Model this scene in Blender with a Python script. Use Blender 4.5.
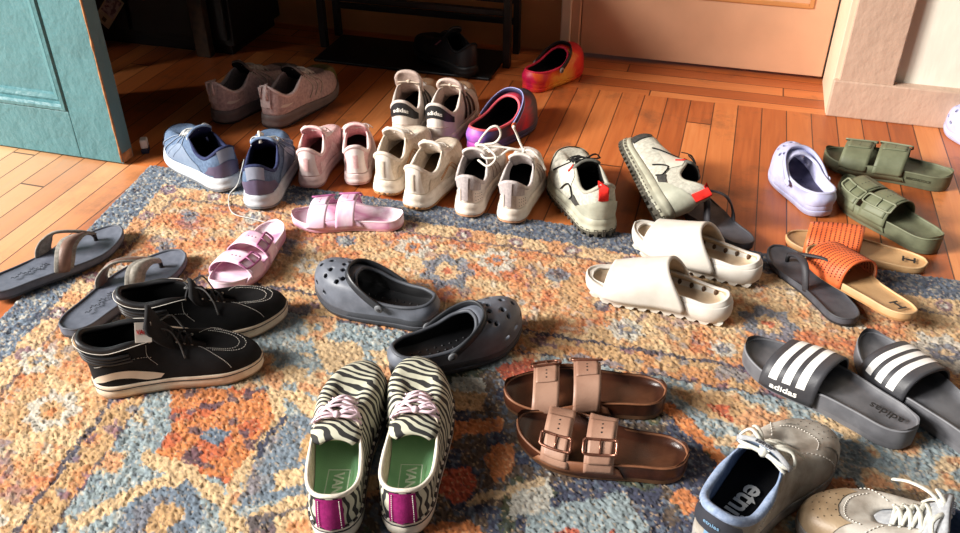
import bpy, bmesh, math, random
import numpy as np
from mathutils import Vector, Matrix, Euler

for o in list(bpy.data.objects):
    bpy.data.objects.remove(o, do_unlink=True)
SC = bpy.context.scene
COL = SC.collection
rnd = random.Random(7)

# ---------------------------------------------------------------- camera
cd = bpy.data.cameras.new('camera')
cam = bpy.data.objects.new('camera', cd)
COL.objects.link(cam)
cd.sensor_fit = 'HORIZONTAL'; cd.sensor_width = 36.0
cd.lens = 880.0/960.0*36.0
cd.clip_start = 0.02
cam.location = (0, 0, 1.0)
cam.rotation_euler = (math.radians(90-34.5), 0, 0)
SC.camera = cam

# ---------------------------------------------------------------- world, daylight, added fill, exposure
w = bpy.data.worlds.new('world'); SC.world = w
w.use_nodes = True
bg = w.node_tree.nodes['Background']
bg.inputs['Color'].default_value = (0.92, 0.96, 1.0, 1)
bg.inputs['Strength'].default_value = 0.06

def area_light(name, loc, target, sx, sy, power, color):
    ld = bpy.data.lights.new(name, 'AREA'); ld.shape = 'RECTANGLE'
    ld.size = sx; ld.size_y = sy; ld.energy = power; ld.color = color
    o = bpy.data.objects.new(name, ld); COL.objects.link(o)
    o.location = loc
    d = Vector(target)-Vector(loc)
    o.rotation_euler = d.to_track_quat('-Z', 'Y').to_euler()
    return o
area_light('daylight_from_window', (-6.6, 0.05, 3.3), (0.2, 1.4, 0.0), 1.5, 1.8, 1010, (1.0, 0.96, 0.90))
area_light('added_fill_light', (-5.4, -1.1, 4.4), (0.5, 1.1, 0.0), 1.4, 1.6, 350, (1.0, 0.97, 0.94))  # added fill lamp with no source of its own, lifts the shaded sides

vs = SC.view_settings
SC.display_settings.display_device = 'sRGB'
vs.view_transform = 'Standard'; vs.look = 'None'; vs.gamma = 1.0; vs.use_curve_mapping = False
vs.exposure = 0.35

# ---------------------------------------------------------------- materials
def lin(c):
    return tuple((v/255/12.92 if v/255 <= 0.04045 else ((v/255+0.055)/1.055)**2.4) for v in c)
MATS = {}
def mat(name, col, rough=0.6, col2=None, nscale=40, bump=0.0, bscale=300, spec=0.5, metal=0.0, coat=0.0, detail=4, sheen=0.0, ramp=(0.35, 0.65)):
    """principled surface with procedural colour variation and grain"""
    if name in MATS: return MATS[name]
    m = bpy.data.materials.new(name); m.use_nodes = True
    nt = m.node_tree; N = nt.nodes; Lk = nt.links
    b = N['Principled BSDF']
    b.inputs['Roughness'].default_value = rough
    b.inputs['Metallic'].default_value = metal
    b.inputs['Specular IOR Level'].default_value = spec
    b.inputs['Coat Weight'].default_value = coat
    b.inputs['Sheen Weight'].default_value = sheen
    tc = N.new('ShaderNodeTexCoord')
    c1 = lin(col); c2 = lin(col2) if col2 else tuple(x*0.82 for x in c1)
    no = N.new('ShaderNodeTexNoise'); no.inputs['Scale'].default_value = nscale; no.inputs['Detail'].default_value = detail
    Lk.new(tc.outputs['Object'], no.inputs['Vector'])
    rp = N.new('ShaderNodeValToRGB')
    rp.color_ramp.elements[0].position = ramp[0]; rp.color_ramp.elements[0].color = (*c2, 1)
    rp.color_ramp.elements[1].position = ramp[1]; rp.color_ramp.elements[1].color = (*c1, 1)
    Lk.new(no.outputs['Fac'], rp.inputs['Fac'])
    Lk.new(rp.outputs['Color'], b.inputs['Base Color'])
    if bump > 0:
        n2 = N.new('ShaderNodeTexNoise'); n2.inputs['Scale'].default_value = bscale; n2.inputs['Detail'].default_value = 3
        Lk.new(tc.outputs['Object'], n2.inputs['Vector'])
        bp = N.new('ShaderNodeBump'); bp.inputs['Strength'].default_value = bump; bp.inputs['Distance'].default_value = 0.002
        Lk.new(n2.outputs['Fac'], bp.inputs['Height']); Lk.new(bp.outputs['Normal'], b.inputs['Normal'])
    MATS[name] = m
    return m

# ---------------------------------------------------------------- mesh helpers
class MB:
    def __init__(s): s.v = []; s.f = []; s.m = []
    def add(s, verts, faces, mi=0):
        k = len(s.v); s.v += [tuple(p) for p in verts]
        s.f += [tuple(i+k for i in f) for f in faces]; s.m += [mi]*len(faces)
        return k
    def grid(s, rows, close=False, mi=0, flip=False):
        nr = len(rows); nc = len(rows[0]); vs_ = [p for r in rows for p in r]; fs = []
        for i in range(nr-1):
            for j in range(nc if close else nc-1):
                a = i*nc+j; b = i*nc+(j+1) % nc; c = (i+1)*nc+(j+1) % nc; d = (i+1)*nc+j
                fs.append((a, d, c, b) if flip else (a, b, c, d))
        s.add(vs_, fs, mi)
    def tube(s, path, r, n=8, close=False, mi=0, flat=1.0, up=None):
        P = [Vector(p) for p in path]; K = len(P); rows = []
        prev = None
        for i in range(K):
            if close: t = P[(i+1) % K]-P[i-1]
            else: t = P[min(i+1, K-1)]-P[max(i-1, 0)]
            if t.length < 1e-9: t = Vector((1, 0, 0))
            t.normalize()
            if up is not None: ref = Vector(up[i]) if isinstance(up, list) else Vector(up)
            else: ref = prev if prev is not None else (Vector((0, 0, 1)) if abs(t.z) < 0.9 else Vector((1, 0, 0)))
            nn = ref-t*ref.dot(t)
            if nn.length < 1e-6: nn = t.orthogonal()
            nn.normalize(); prev = nn; bb = t.cross(nn)
            rr = r[i] if isinstance(r, (list, tuple)) else r
            rows.append([P[i]+bb*(math.cos(2*math.pi*k/n)*rr)+nn*(math.sin(2*math.pi*k/n)*rr*flat) for k in range(n)])
        if close: rows.append(rows[0])
        k0 = len(s.v)
        s.grid(rows, True, mi, flip=True)
        if not close:
            s.add([], [])
            s.f.append(tuple(k0+i for i in range(n))); s.m.append(mi)
            e = k0+(len(rows)-1)*n
            s.f.append(tuple(e+n-1-i for i in range(n))); s.m.append(mi)
    def box(s, lo, hi, mi=0):
        x0, y0, z0 = lo; x1, y1, z1 = hi
        s.add([(x0, y0, z0), (x1, y0, z0), (x1, y1, z0), (x0, y1, z0), (x0, y0, z1), (x1, y0, z1), (x1, y1, z1), (x0, y1, z1)],
              [(0, 3, 2, 1), (4, 5, 6, 7), (0, 1, 5, 4), (1, 2, 6, 5), (2, 3, 7, 6), (3, 0, 4, 7)], mi)
    def build(s, name, mats, parent=None, smooth=True, solid=None, soff=-1.0, smat=0, rmat=0, bevel=None, sub=0, ang=None):
        me = bpy.data.meshes.new(name); me.from_pydata(s.v, [], s.f)
        for mm in (mats if isinstance(mats, (list, tuple)) else [mats]): me.materials.append(mm)
        for p, k in zip(me.polygons, s.m): p.material_index = k; p.use_smooth = smooth
        bm = bmesh.new(); bm.from_mesh(me); bmesh.ops.remove_doubles(bm, verts=bm.verts, dist=1e-5)
        if not solid: bmesh.ops.recalc_face_normals(bm, faces=bm.faces)
        bm.to_mesh(me); bm.free()
        o = bpy.data.objects.new(name, me); COL.objects.link(o)
        if parent is not None: o.parent = parent
        if ang: me.set_sharp_from_angle(angle=math.radians(ang))
        if solid:
            md = o.modifiers.new('thick', 'SOLIDIFY'); md.thickness = solid; md.offset = soff
            md.material_offset = smat; md.material_offset_rim = rmat; md.use_even_offset = False
        if bevel:
            md = o.modifiers.new('bev', 'BEVEL'); md.width = bevel; md.segments = 2; md.limit_method = 'ANGLE'; md.angle_limit = math.radians(50)
        if sub:
            md = o.modifiers.new('sub', 'SUBSURF'); md.levels = sub; md.render_levels = sub
        return o

def tag(o, label=None, cat=None, group=None, kind=None):
    if label: o['label'] = label
    if cat: o['category'] = cat
    if group: o['group'] = group
    if kind: o['kind'] = kind
    return o
def thing(name, label, cat, group=None, loc=(0, 0, 0), rot=(0, 0, 0)):
    o = bpy.data.objects.new(name, None); COL.objects.link(o)
    o.empty_display_size = 0.05
    o.location = loc; o.rotation_euler = rot
    return tag(o, label, cat, group)

def crom(pts, n, closed=False):
    """Catmull-Rom through pts, resampled to n+1 points by arc length"""
    P = [np.array(p, float) for p in pts]; K = len(P); out = []
    for i in range(K if closed else K-1):
        p1 = P[i]; p2 = P[(i+1) % K]
        p0 = P[i-1] if (closed or i > 0) else 2*p1-p2
        p3 = P[(i+2) % K] if (closed or i+2 < K) else 2*p2-p1
        for t in np.linspace(0, 1, 14, endpoint=False):
            out.append(0.5*((2*p1)+(-p0+p2)*t+(2*p0-5*p1+4*p2-p3)*t*t+(-p0+3*p1-3*p2+p3)*t**3))
    out.append(P[0] if closed else P[-1])
    out = np.array(out)
    d = np.r_[0, np.cumsum(np.linalg.norm(np.diff(out, axis=0), axis=1))]
    u = np.linspace(0, d[-1], n+1)
    return np.stack([np.interp(u, d, out[:, k]) for k in range(out.shape[1])], 1)
def lerp(a, b, t): return a+(b-a)*t
def sm(t): t = max(0.0, min(1.0, t)); return t*t*(3-2*t)
def tab(pts):
    xs = [p[0] for p in pts]; ys = [p[1] for p in pts]
    return lambda x: float(np.interp(x, xs, ys))

# ---------------------------------------------------------------- foot shapes
class Foot:
    """plan outline of a sole: heel at x=0, toe at x=L, +y to the left of the wearer"""
    MED = [(1.0, 0.10), (0.975, 0.27), (0.90, 0.40), (0.77, 0.475), (0.62, 0.43), (0.45, 0.345), (0.28, 0.325), (0.12, 0.325), (0.03, 0.20), (0.0, 0.0)]
    LAT = [(1.0, 0.10), (0.985, -0.06), (0.94, -0.22), (0.85, -0.38), (0.74, -0.49), (0.60, -0.515), (0.43, -0.455), (0.27, -0.385), (0.12, -0.335), (0.03, -0.20), (0.0, 0.0)]
    def __init__(s, L, W, side=1, n=88, med=None, lat=None):
        s.L = L; s.W = W; s.side = side; s.n = n; h = n//2
        A = crom([(x*L, y*W) for x, y in (med or s.MED)], h); B = crom([(x*L, y*W) for x, y in (lat or s.LAT)], h)
        if side < 0:
            A, B = B*np.array([1, -1]), A*np.array([1, -1])
        s.pos = A; s.neg = B                      # +y side and -y side, toe -> heel
        s.loop = [tuple(p) for p in A]+[tuple(p) for p in B[::-1][1:-1]]
    def yp(s, x): return float(np.interp(x, s.pos[::-1, 0], s.pos[::-1, 1]))
    def yn(s, x): return float(np.interp(x, s.neg[::-1, 0], s.neg[::-1, 1]))
    def mid(s, x): return 0.5*(s.yp(x)+s.yn(x))
    def hw(s, x): return 0.5*(s.yp(x)-s.yn(x))
    def ring(s, out):
        """outline pushed outward by `out`"""
        n = len(s.loop); r = []
        for i in range(n):
            a = s.loop[i-1]; b = s.loop[(i+1) % n]; p = s.loop[i]
            t = (b[0]-a[0], b[1]-a[1]); l = math.hypot(*t) or 1
            r.append((p[0]+t[1]/l*out, p[1]-t[0]/l*out))
        return r

def cap_rows(ring, k=9):
    """cross strips from one side of the ring to the other"""
    n = len(ring); h = n//2; rows = []
    for i in range(h+1):
        a = ring[i]; b = ring[(n-i) % n]
        rows.append([(lerp(a[0], b[0], t), lerp(a[1], b[1], t), t*2-1) for t in np.linspace(0, 1, k)])
    return rows

def sole(foot, rings, zb, zt, topz=None, topout=-0.002, matfn=None, mb=None, mi=0, mtop=None, bottom=True, k=11):
    """closed sole. rings = [(height fraction, outset)], zb / zt = bottom and top height along x"""
    mb = mb or MB(); rows = []
    for fr, out in rings:
        rr = foot.ring(out); rows.append([(x, y, lerp(zb(x), zt(x), fr)) for x, y in rr])
    for a in range(len(rows)-1):
        mb.grid([rows[a], rows[a+1]], True, mi if matfn is None else matfn(a))
    if bottom:
        rr = foot.ring(rings[0][1]); mb.grid([[(x, y, zb(x)) for x, y, s_ in r] for r in cap_rows(rr, 5)], False, mi)
    rr = foot.ring(rings[-1][1]); tz = topz or (lambda x, s_: 0.0)
    mb.grid([[(x, y, lerp(zb(x), zt(x), rings[-1][0])+tz(x, s_)) for x, y, s_ in r] for r in cap_rows(rr, k)], False, mi if mtop is None else mtop, flip=True)
    return mb

class Surf:
    """anything with P(a, b): grids, laid-on panels, seams and lettering"""
    flip = 1
    def N(s, a, b, e=0.004):
        pa = Vector(s.P(a+e, b))-Vector(s.P(a-e, b)); pb = Vector(s.P(a, min(1.0, b+e)))-Vector(s.P(a, max(0, b-e)))
        n = pa.cross(pb)
        if n.length < 1e-12: return Vector((0, 0, 1))
        n.normalize(); return n*s.flip
    def at(s, a, b, off=0.0):
        p = Vector(s.P(a, b))
        return p+s.N(a, b)*off if off else p
    def panel(s, A, B, off=0.0012, nu=10, nv=5, mb=None, mi=0):
        """strip lofted on the surface between the polylines A and B (in surface coordinates)"""
        a = crom(A, nu) if len(A) > 2 else np.array([lerp(np.array(A[0], float), np.array(A[1], float), t) for t in np.linspace(0, 1, nu+1)])
        b = crom(B, nu) if len(B) > 2 else np.array([lerp(np.array(B[0], float), np.array(B[1], float), t) for t in np.linspace(0, 1, nu+1)])
        mb = mb or MB(); rows = []
        for t in np.linspace(0, 1, nv+1):
            rows.append([s.at(*(a[i]+(b[i]-a[i])*t), off) for i in range(nu+1)])
        mb.grid(rows, False, mi)
        # thin skirt down to the surface so that the panel has an edge
        return mb
    def seam(s, pts, r=0.0006, off=0.0008, n=24, mb=None, closed=False, flat=1.0, dash=0):
        mb = mb or MB()
        q = crom(pts, n, closed)
        path = [s.at(p[0], p[1], off) for p in (q[:-1] if closed else q)]
        if dash:
            for i in range(0, len(path)-1, 2): mb.tube([path[i], path[i+1]], r, 5)
        else: mb.tube(path, r, 6, closed, flat=flat, up=[s.N(p[0], p[1]) for p in (q[:-1] if closed else q)])
        return mb

class Upper(Surf):
    """closed upper: loft from the sole edge to the rim of the opening"""
    def __init__(s, foot, zbase, rim, th=0.045, bulge=0.004, warp=1.4, inset=0.002, rim_neg=None, heel_out=0.0):
        s.foot = foot; n = foot.n; h = n//2
        L = foot.L
        def half(r):
            q = crom([(x*L, y, z) for x, y, z in r], 120)
            return q[[min(120, int(round(120*(i/h)**warp))) for i in range(h+1)]] if warp != 1 else q[[int(round(120*i/h)) for i in range(h+1)]]
        def halfi(r):
            q = crom([(x*L, y, z) for x, y, z in r], 400)
            idx = [(i/h)**warp*400 for i in range(h+1)]
            return np.stack([np.interp(idx, np.arange(401), q[:, k]) for k in range(3)], 1)
        rp = halfi(rim); rn = halfi(rim_neg or rim)
        R = [(x, foot.mid(x)+y, z) for x, y, z in rp]+[(x, foot.mid(x)-y, z) for x, y, z in rn[::-1][1:-1]]
        E = [(x, y, zbase(x)) for x, y in foot.ring(-inset)]
        s.E = E; s.R = R; s.n = n; s.B = []
        for e, r in zip(E, R):
            e = Vector(e); r = Vector(r); d = Vector((e.x-r.x, e.y-r.y, 0)); dist = d.length
            o = d/dist if dist > 1e-6 else Vector((0, 0, 0))
            wgt = sm((dist-0.02)/0.05)
            H = r.z-e.z
            p1a = e+Vector((0, 0, 0.5*H))+o*bulge; p2a = r-Vector((0, 0, 0.35*H))+o*(0.15*dist+bulge)
            hh = min(th, H*0.95)
            p1b = e+Vector((0, 0, hh*1.1))+o*bulge*0.6; p2b = r+d*0.55+Vector((0, 0, -max(0.0, (H-hh))*0.55+0.004))
            s.B.append((e, p1a.lerp(p1b, wgt), p2a.lerp(p2b, wgt), r))
    def _col(s, k, v):
        e, p1, p2, r = s.B[k % s.n]; q = 1-v
        return e*(q**3)+p1*(3*q*q*v)+p2*(3*q*v*v)+r*(v**3)
    def P(s, u, v):
        u = u % 1.0; f = u*s.n; k = int(f); t = f-k
        return s._col(k, v).lerp(s._col(k+1, v), t)
    def mesh(s, m=14, mb=None, mi=0, v0=0.0, v1=1.0):
        mb = mb or MB()
        rows = [[s._col(k, v) for k in range(s.n)] for v in np.linspace(v0, v1, m)]
        mb.grid(rows, True, mi)
        return mb
    def rim_path(s, u0, u1, n=40, v=1.0, off=0.0):
        return [s.at(u, v, off) for u in np.linspace(u0, u1, n)]

class Strap(Surf):
    """band arching over the foot. a: 0 front edge .. 1 ankle edge, b: 0 on the +y side .. 1 on the -y side"""
    def __init__(s, foot, xp, xn, h, zb=0.012, out=0.002, e=0.75, e2=0.75, bow=0.0, skew=0.0):
        s.foot = foot; s.xp = xp; s.xn = xn; s.h = h; s.zb = zb; s.out = out; s.e = e; s.e2 = e2; s.bow = bow; s.skew = skew
        s.flip = 1
    def P(s, a, b):
        L = s.foot.L; th = math.pi*min(max(b, -0.02), 1.02)
        x = L*(lerp(lerp(s.xp[0], s.xp[1], a), lerp(s.xn[0], s.xn[1], a), b)+s.bow*(math.sin(th) if 0 <= b <= 1 else 0)*(a if s.bow > 0 else 1))
        c = math.cos(th); sn = math.sin(th)
        hh = lerp(s.h[0], s.h[1], a)
        y = s.foot.mid(x)+(s.foot.hw(x)+s.out)*math.copysign(abs(c)**s.e, c)
        zb = s.zb(x) if callable(s.zb) else s.zb
        z = zb+hh*math.copysign(abs(sn)**s.e2, sn)*(1+s.skew*c)
        return Vector((x, y, z))
    def mesh(s, na=10, nb=36, mb=None, b0=0.0, b1=1.0, mi=0, a0=0.0, a1=1.0):
        mb = mb or MB()
        mb.grid([[s.P(a, b) for a in np.linspace(a0, a1, na)] for b in np.linspace(b0, b1, nb)], False, mi)
        return mb

def text_mesh(string, bold=0.0):
    cu = bpy.data.curves.new('txt', 'FONT'); cu.body = string; cu.size = 1.0; cu.offset = bold
    cu.align_x = 'CENTER'; cu.align_y = 'CENTER'; cu.resolution_u = 3
    o = bpy.data.objects.new('txt', cu); COL.objects.link(o)
    bpy.context.view_layer.update()
    dg = bpy.context.evaluated_depsgraph_get()
    me = bpy.data.meshes.new_from_object(o.evaluated_get(dg))
    bpy.data.objects.remove(o, do_unlink=True); bpy.data.curves.remove(cu)
    vs_ = [tuple(v.co) for v in me.vertices]; fs = [tuple(p.vertices) for p in me.polygons]
    bpy.data.meshes.remove(me)
    return vs_, fs
TXT = {}
def lettering(fn, string, name, m, parent, bold=0.0):
    """fn maps flat letter coordinates (x, y in em) to a point on the thing"""
    key = (string, bold)
    if key not in TXT: TXT[key] = text_mesh(string, bold)
    vs_, fs = TXT[key]
    mb = MB(); mb.add([fn(x, y) for x, y, z in vs_], fs)
    return mb.build(name, m, parent, smooth=False, solid=0.0006, soff=0)

def place(name, label, cat, group, heel, toe, L, z=0.0, anchor='heel', roll=0.0, pitch=0.0, k=1.0):
    a = math.atan2(toe[1]-heel[1], toe[0]-heel[0]); L = L*k
    if anchor == 'heel': p = heel
    elif anchor == 'toe': p = (toe[0]-L*math.cos(a), toe[1]-L*math.sin(a))
    else: p = ((heel[0]+toe[0])/2-L/2*math.cos(a), (heel[1]+toe[1])/2-L/2*math.sin(a))
    o = thing(name, label, cat, group, (p[0], p[1], z), (roll, pitch, a)); o.scale = (k, k, k)
    return o

# ================================================================ the room
RA = math.radians(-16)
ROOM = Matrix.Rotation(RA, 4, 'Z')
def rm(a, b, z=0.0):
    v = ROOM @ Vector((a, b, z)); return (v.x, v.y, v.z)
FZ = -0.009                                   # bare boards lie a rug's thickness below the rug's pile

def nodes(name):
    m = bpy.data.materials.new(name); m.use_nodes = True
    return m, m.node_tree.nodes, m.node_tree.links, m.node_tree.nodes['Principled BSDF']

def wood_floor(name, wid, length, along_x, cols, rough=0.36):
    m, N, Lk, b = nodes(name)
    tc = N.new('ShaderNodeTexCoord'); sp = N.new('ShaderNodeSeparateXYZ'); Lk.new(tc.outputs['Object'], sp.inputs[0])
    def M(op, a, bb=None, cc=None):
        n = N.new('ShaderNodeMath'); n.operation = op
        for i, q in enumerate((a, bb, cc)):
            if q is None: continue
            if isinstance(q, (int, float)): n.inputs[i].default_value = q
            else: Lk.new(q, n.inputs[i])
        return n.outputs[0]
    X, Y = (sp.outputs['Y'], sp.outputs['X']) if along_x else (sp.outputs['X'], sp.outputs['Y'])
    sx = M('DIVIDE', X, wid); idx = M('FLOOR', sx); fx = M('FRACT', sx)
    w1 = N.new('ShaderNodeTexWhiteNoise'); w1.noise_dimensions = '1D'; Lk.new(idx, w1.inputs['W'])
    yy = M('ADD', M('DIVIDE', Y, length), M('MULTIPLY', w1.outputs['Value'], 9.3)); idy = M('FLOOR', yy); fy = M('FRACT', yy)
    cb = N.new('ShaderNodeCombineXYZ'); Lk.new(idx, cb.inputs[0]); Lk.new(idy, cb.inputs[1])
    w2 = N.new('ShaderNodeTexWhiteNoise'); w2.noise_dimensions = '3D'; Lk.new(cb.outputs[0], w2.inputs['Vector'])
    gv = N.new('ShaderNodeCombineXYZ'); Lk.new(M('MULTIPLY', X, 55), gv.inputs[0]); Lk.new(M('MULTIPLY', Y, 3.0), gv.inputs[1]); Lk.new(M('MULTIPLY', w2.outputs['Value'], 40), gv.inputs[2])
    gr = N.new('ShaderNodeTexNoise'); gr.inputs['Scale'].default_value = 1.6; gr.inputs['Detail'].default_value = 6; gr.inputs['Distortion'].default_value = 0.6
    Lk.new(gv.outputs[0], gr.inputs['Vector'])
    rp = N.new('ShaderNodeValToRGB')
    for k in range(len(cols)-2): rp.color_ramp.elements.new(0.5)
    for k, c in enumerate(cols):
        rp.color_ramp.elements[k].position = k/(len(cols)-1); rp.color_ramp.elements[k].color = (*lin(c), 1)
    mixv = M('ADD', M('MULTIPLY', w2.outputs['Value'], 0.55), M('MULTIPLY', gr.outputs['Fac'], 0.5))
    Lk.new(mixv, rp.inputs['Fac'])
    # worn, greyed finish in irregular patches across the boards
    wn = N.new('ShaderNodeTexNoise'); wn.inputs['Scale'].default_value = 4.2; wn.inputs['Detail'].default_value = 7; wn.inputs['Roughness'].default_value = 0.7
    Lk.new(tc.outputs['Object'], wn.inputs['Vector'])
    wr = N.new('ShaderNodeValToRGB'); wr.color_ramp.elements[0].position = 0.55; wr.color_ramp.elements[1].position = 0.68
    Lk.new(wn.outputs['Fac'], wr.inputs['Fac'])
    mx = N.new('ShaderNodeMix'); mx.data_type = 'RGBA'; mx.inputs['B'].default_value = (*lin((92, 62, 44)), 1)
    Lk.new(M('MULTIPLY', wr.outputs['Color'], 0.6), mx.inputs['Factor']); Lk.new(rp.outputs['Color'], mx.inputs['A'])
    # bright light painted into the board colour on the left, varying by board
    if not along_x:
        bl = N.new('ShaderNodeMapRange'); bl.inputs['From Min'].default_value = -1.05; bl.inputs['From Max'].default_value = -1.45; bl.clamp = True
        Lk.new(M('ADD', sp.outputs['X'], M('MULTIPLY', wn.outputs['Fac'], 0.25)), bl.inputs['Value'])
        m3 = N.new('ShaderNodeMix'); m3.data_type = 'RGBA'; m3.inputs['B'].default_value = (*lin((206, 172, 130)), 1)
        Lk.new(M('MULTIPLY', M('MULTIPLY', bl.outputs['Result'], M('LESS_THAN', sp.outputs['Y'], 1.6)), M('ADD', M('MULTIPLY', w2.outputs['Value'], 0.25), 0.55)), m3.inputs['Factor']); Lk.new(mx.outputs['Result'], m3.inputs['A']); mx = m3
    gap = M('MAXIMUM', M('MAXIMUM', M('LESS_THAN', fx, 0.022), M('GREATER_THAN', fx, 0.978)), M('LESS_THAN', fy, 0.0035))
    m2 = N.new('ShaderNodeMix'); m2.data_type = 'RGBA'; m2.inputs['B'].default_value = (*lin((48, 26, 16)), 1)
    Lk.new(M('MULTIPLY', gap, 0.85), m2.inputs['Factor']); Lk.new(mx.outputs['Result'], m2.inputs['A'])
    Lk.new(m2.outputs['Result'], b.inputs['Base Color'])
    Lk.new(M('ADD', M('MULTIPLY', gr.outputs['Fac'], 0.25), rough-0.1), b.inputs['Roughness'])
    bp = N.new('ShaderNodeBump'); bp.inputs['Strength'].default_value = 0.35; bp.inputs['Distance'].default_value = 0.002
    Lk.new(M('SUBTRACT', M('MULTIPLY', gr.outputs['Fac'], 0.35), gap), bp.inputs['Height']); Lk.new(bp.outputs['Normal'], b.inputs['Normal'])
    return m

BOARD = [(118, 56, 26), (170, 88, 42), (198, 116, 62), (220, 146, 90)]
mb = MB(); mb.box((-4.2, -1.6, FZ-0.03), (2.6, 2.362, FZ))
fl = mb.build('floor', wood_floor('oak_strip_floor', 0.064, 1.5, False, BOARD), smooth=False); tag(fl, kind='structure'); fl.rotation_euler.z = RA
mb = MB(); mb.box((-4.2, 2.362, FZ-0.03), (2.6, 2.75, FZ))
thb = mb.build('threshold_boards', wood_floor('oak_threshold', 0.060, 1.1, True, BOARD), fl, smooth=False)

def painted(name, col, bump=0.5, flake=None, rough=0.45, vary=0.9, stretch=(1, 1, 0.25)):
    m, N, Lk, b = nodes(name)
    b.inputs['Roughness'].default_value = rough
    tc = N.new('ShaderNodeTexCoord'); mp = N.new('ShaderNodeMapping'); mp.inputs['Scale'].default_value = stretch
    Lk.new(tc.outputs['Object'], mp.inputs['Vector'])
    n1 = N.new('ShaderNodeTexNoise'); n1.inputs['Scale'].default_value = 70; n1.inputs['Detail'].default_value = 5
    Lk.new(mp.outputs[0], n1.inputs['Vector'])
    n2 = N.new('ShaderNodeTexNoise'); n2.inputs['Scale'].default_value = 5; n2.inputs['Detail'].default_value = 6
    Lk.new(tc.outputs['Object'], n2.inputs['Vector'])
    rp = N.new('ShaderNodeValToRGB'); c = lin(col)
    rp.color_ramp.elements[0].position = 0.3; rp.color_ramp.elements[0].color = (*[x*vary*0.9 for x in c], 1)
    rp.color_ramp.elements[1].position = 0.7; rp.color_ramp.elements[1].color = (*c, 1)
    Lk.new(n2.outputs['Fac'], rp.inputs['Fac'])
    out = rp.outputs['Color']
    if flake:
        n3 = N.new('ShaderNodeTexNoise'); n3.inputs['Scale'].default_value = 18; n3.inputs['Detail'].default_value = 8; n3.inputs['Roughness'].default_value = 0.65
        Lk.new(tc.outputs['Object'], n3.inputs['Vector'])
        r3 = N.new('ShaderNodeValToRGB'); r3.color_ramp.elements[0].position = flake[1]; r3.color_ramp.elements[1].position = flake[1]+0.02
        Lk.new(n3.outputs['Fac'], r3.inputs['Fac'])
        mx = N.new('ShaderNodeMix'); mx.data_type = 'RGBA'; mx.inputs['B'].default_value = (*lin(flake[0]), 1)
        Lk.new(r3.outputs['Color'], mx.inputs['Factor']); Lk.new(out, mx.inputs['A']); out = mx.outputs['Result']
    Lk.new(out, b.inputs['Base Color'])
    bp = N.new('ShaderNodeBump'); bp.inputs['Strength'].default_value = bump; bp.inputs['Distance'].default_value = 0.003
    ad = N.new('ShaderNodeMath'); ad.operation = 'ADD'; Lk.new(n1.outputs['Fac'], ad.inputs[0])
    n4 = N.new('ShaderNodeTexVoronoi'); n4.inputs['Scale'].default_value = 26; n4.feature = 'SMOOTH_F1'
    Lk.new(tc.outputs['Object'], n4.inputs['Vector']); Lk.new(n4.outputs['Distance'], ad.inputs[1])
    Lk.new(ad.outputs[0], bp.inputs['Height']); Lk.new(bp.outputs['Normal'], b.inputs['Normal'])
    return m

PEACH = painted('peach_paint', (222, 170, 134), 0.12)
PEACHD = painted('peach_wall_paint', (205, 140, 84), 0.15)
CASING = painted('cracked_casing_paint', (200, 168, 146), 0.6, ((176, 142, 122), 0.66), stretch=(1, 1, 0.7))
CREAM = painted('cream_jamb_paint', (232, 206, 178), 0.2)
WALLW = painted('white_wall_paint', (234, 228, 212), 0.2, None, 0.7, 0.97)
TEAL = painted('teal_door_paint', (68, 118, 124), 0.75, ((150, 184, 182), 0.73), stretch=(1, 1, 0.9))
TEALE = painted('teal_edge_paint', (84, 116, 122), 0.5, ((180, 130, 84), 0.70))
BAREW = mat('bare_wood_edge', (182, 128, 80), 0.7, (130, 84, 48), 60)

def structure(o):
    o.rotation_euler.z = RA
    return tag(o, kind='structure')
def rbox(name, lo, hi, m, bevel=None, parent=None):
    mb = MB(); mb.box(lo, hi); o = mb.build(name, m, parent, smooth=False, bevel=bevel)
    return o if parent else structure(o)

# wall with the doorway, set back from the wall on the right
rbox('wall_back', (-4.2, 2.625, FZ), (-0.455, 2.72, 2.45), PEACHD)
rbox('wall_light_block', (-2.26, 1.64, FZ), (-2.17, 2.62, 2.45), PEACHD)  # unseen wall added to stop lamp light leaking behind the door
rbox('wall_right', (0.30, 2.392, FZ), (2.6, 2.72, 2.45), WALLW)
rbox('wall_return', (0.292, 2.372, FZ), (0.322, 2.60, 2.45), CREAM, 0.002)
rbox('baseboard_right', (0.2925, 2.357, FZ), (2.6, 2.393, 0.093), CASING, 0.004)
# casing of the doorway, its flat face and thin outer bead
o = rbox('trim_1', (0.306, 2.362, 0.091), (0.440, 2.4, 2.45), CASING, 0.003)
rbox('trim_2', (-0.487, 2.585, FZ), (-0.456, 2.64, 2.45), CREAM, 0.004)
rbox('trim_3', (-0.457, 2.592, FZ), (-0.428, 2.64, 2.45), PEACH, 0.003)
# the peach door in its recess
dm = MB(); dm.box((-0.425, 2.602, 0.004), (0.288, 2.642, 2.0))
door = structure(dm.build('door_1', PEACH, None, smooth=False, bevel=0.002))
pm = MB()
px0, px1, pz0, pz1 = -0.31, 0.213, 0.212, 0.85
for lo, hi in (((px0, 2.5975, pz0-0.012), (px1, 2.6045, pz0)), ((px1, 2.5975, pz0-0.012), (px1+0.012, 2.6045, pz1)), ((px0-0.012, 2.5975, pz0-0.012), (px0, 2.6045, pz1))): pm.box(lo, hi)
pm.build('panel_moulding', PEACHD, door, smooth=False, bevel=0.002)

# ---- the teal door standing open on the left
td = thing('teal_door', 'weathered teal panelled door standing open over the bare boards', 'door', None, rm(-1.3545, 1.587, 0), (0, 0, RA))
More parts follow.
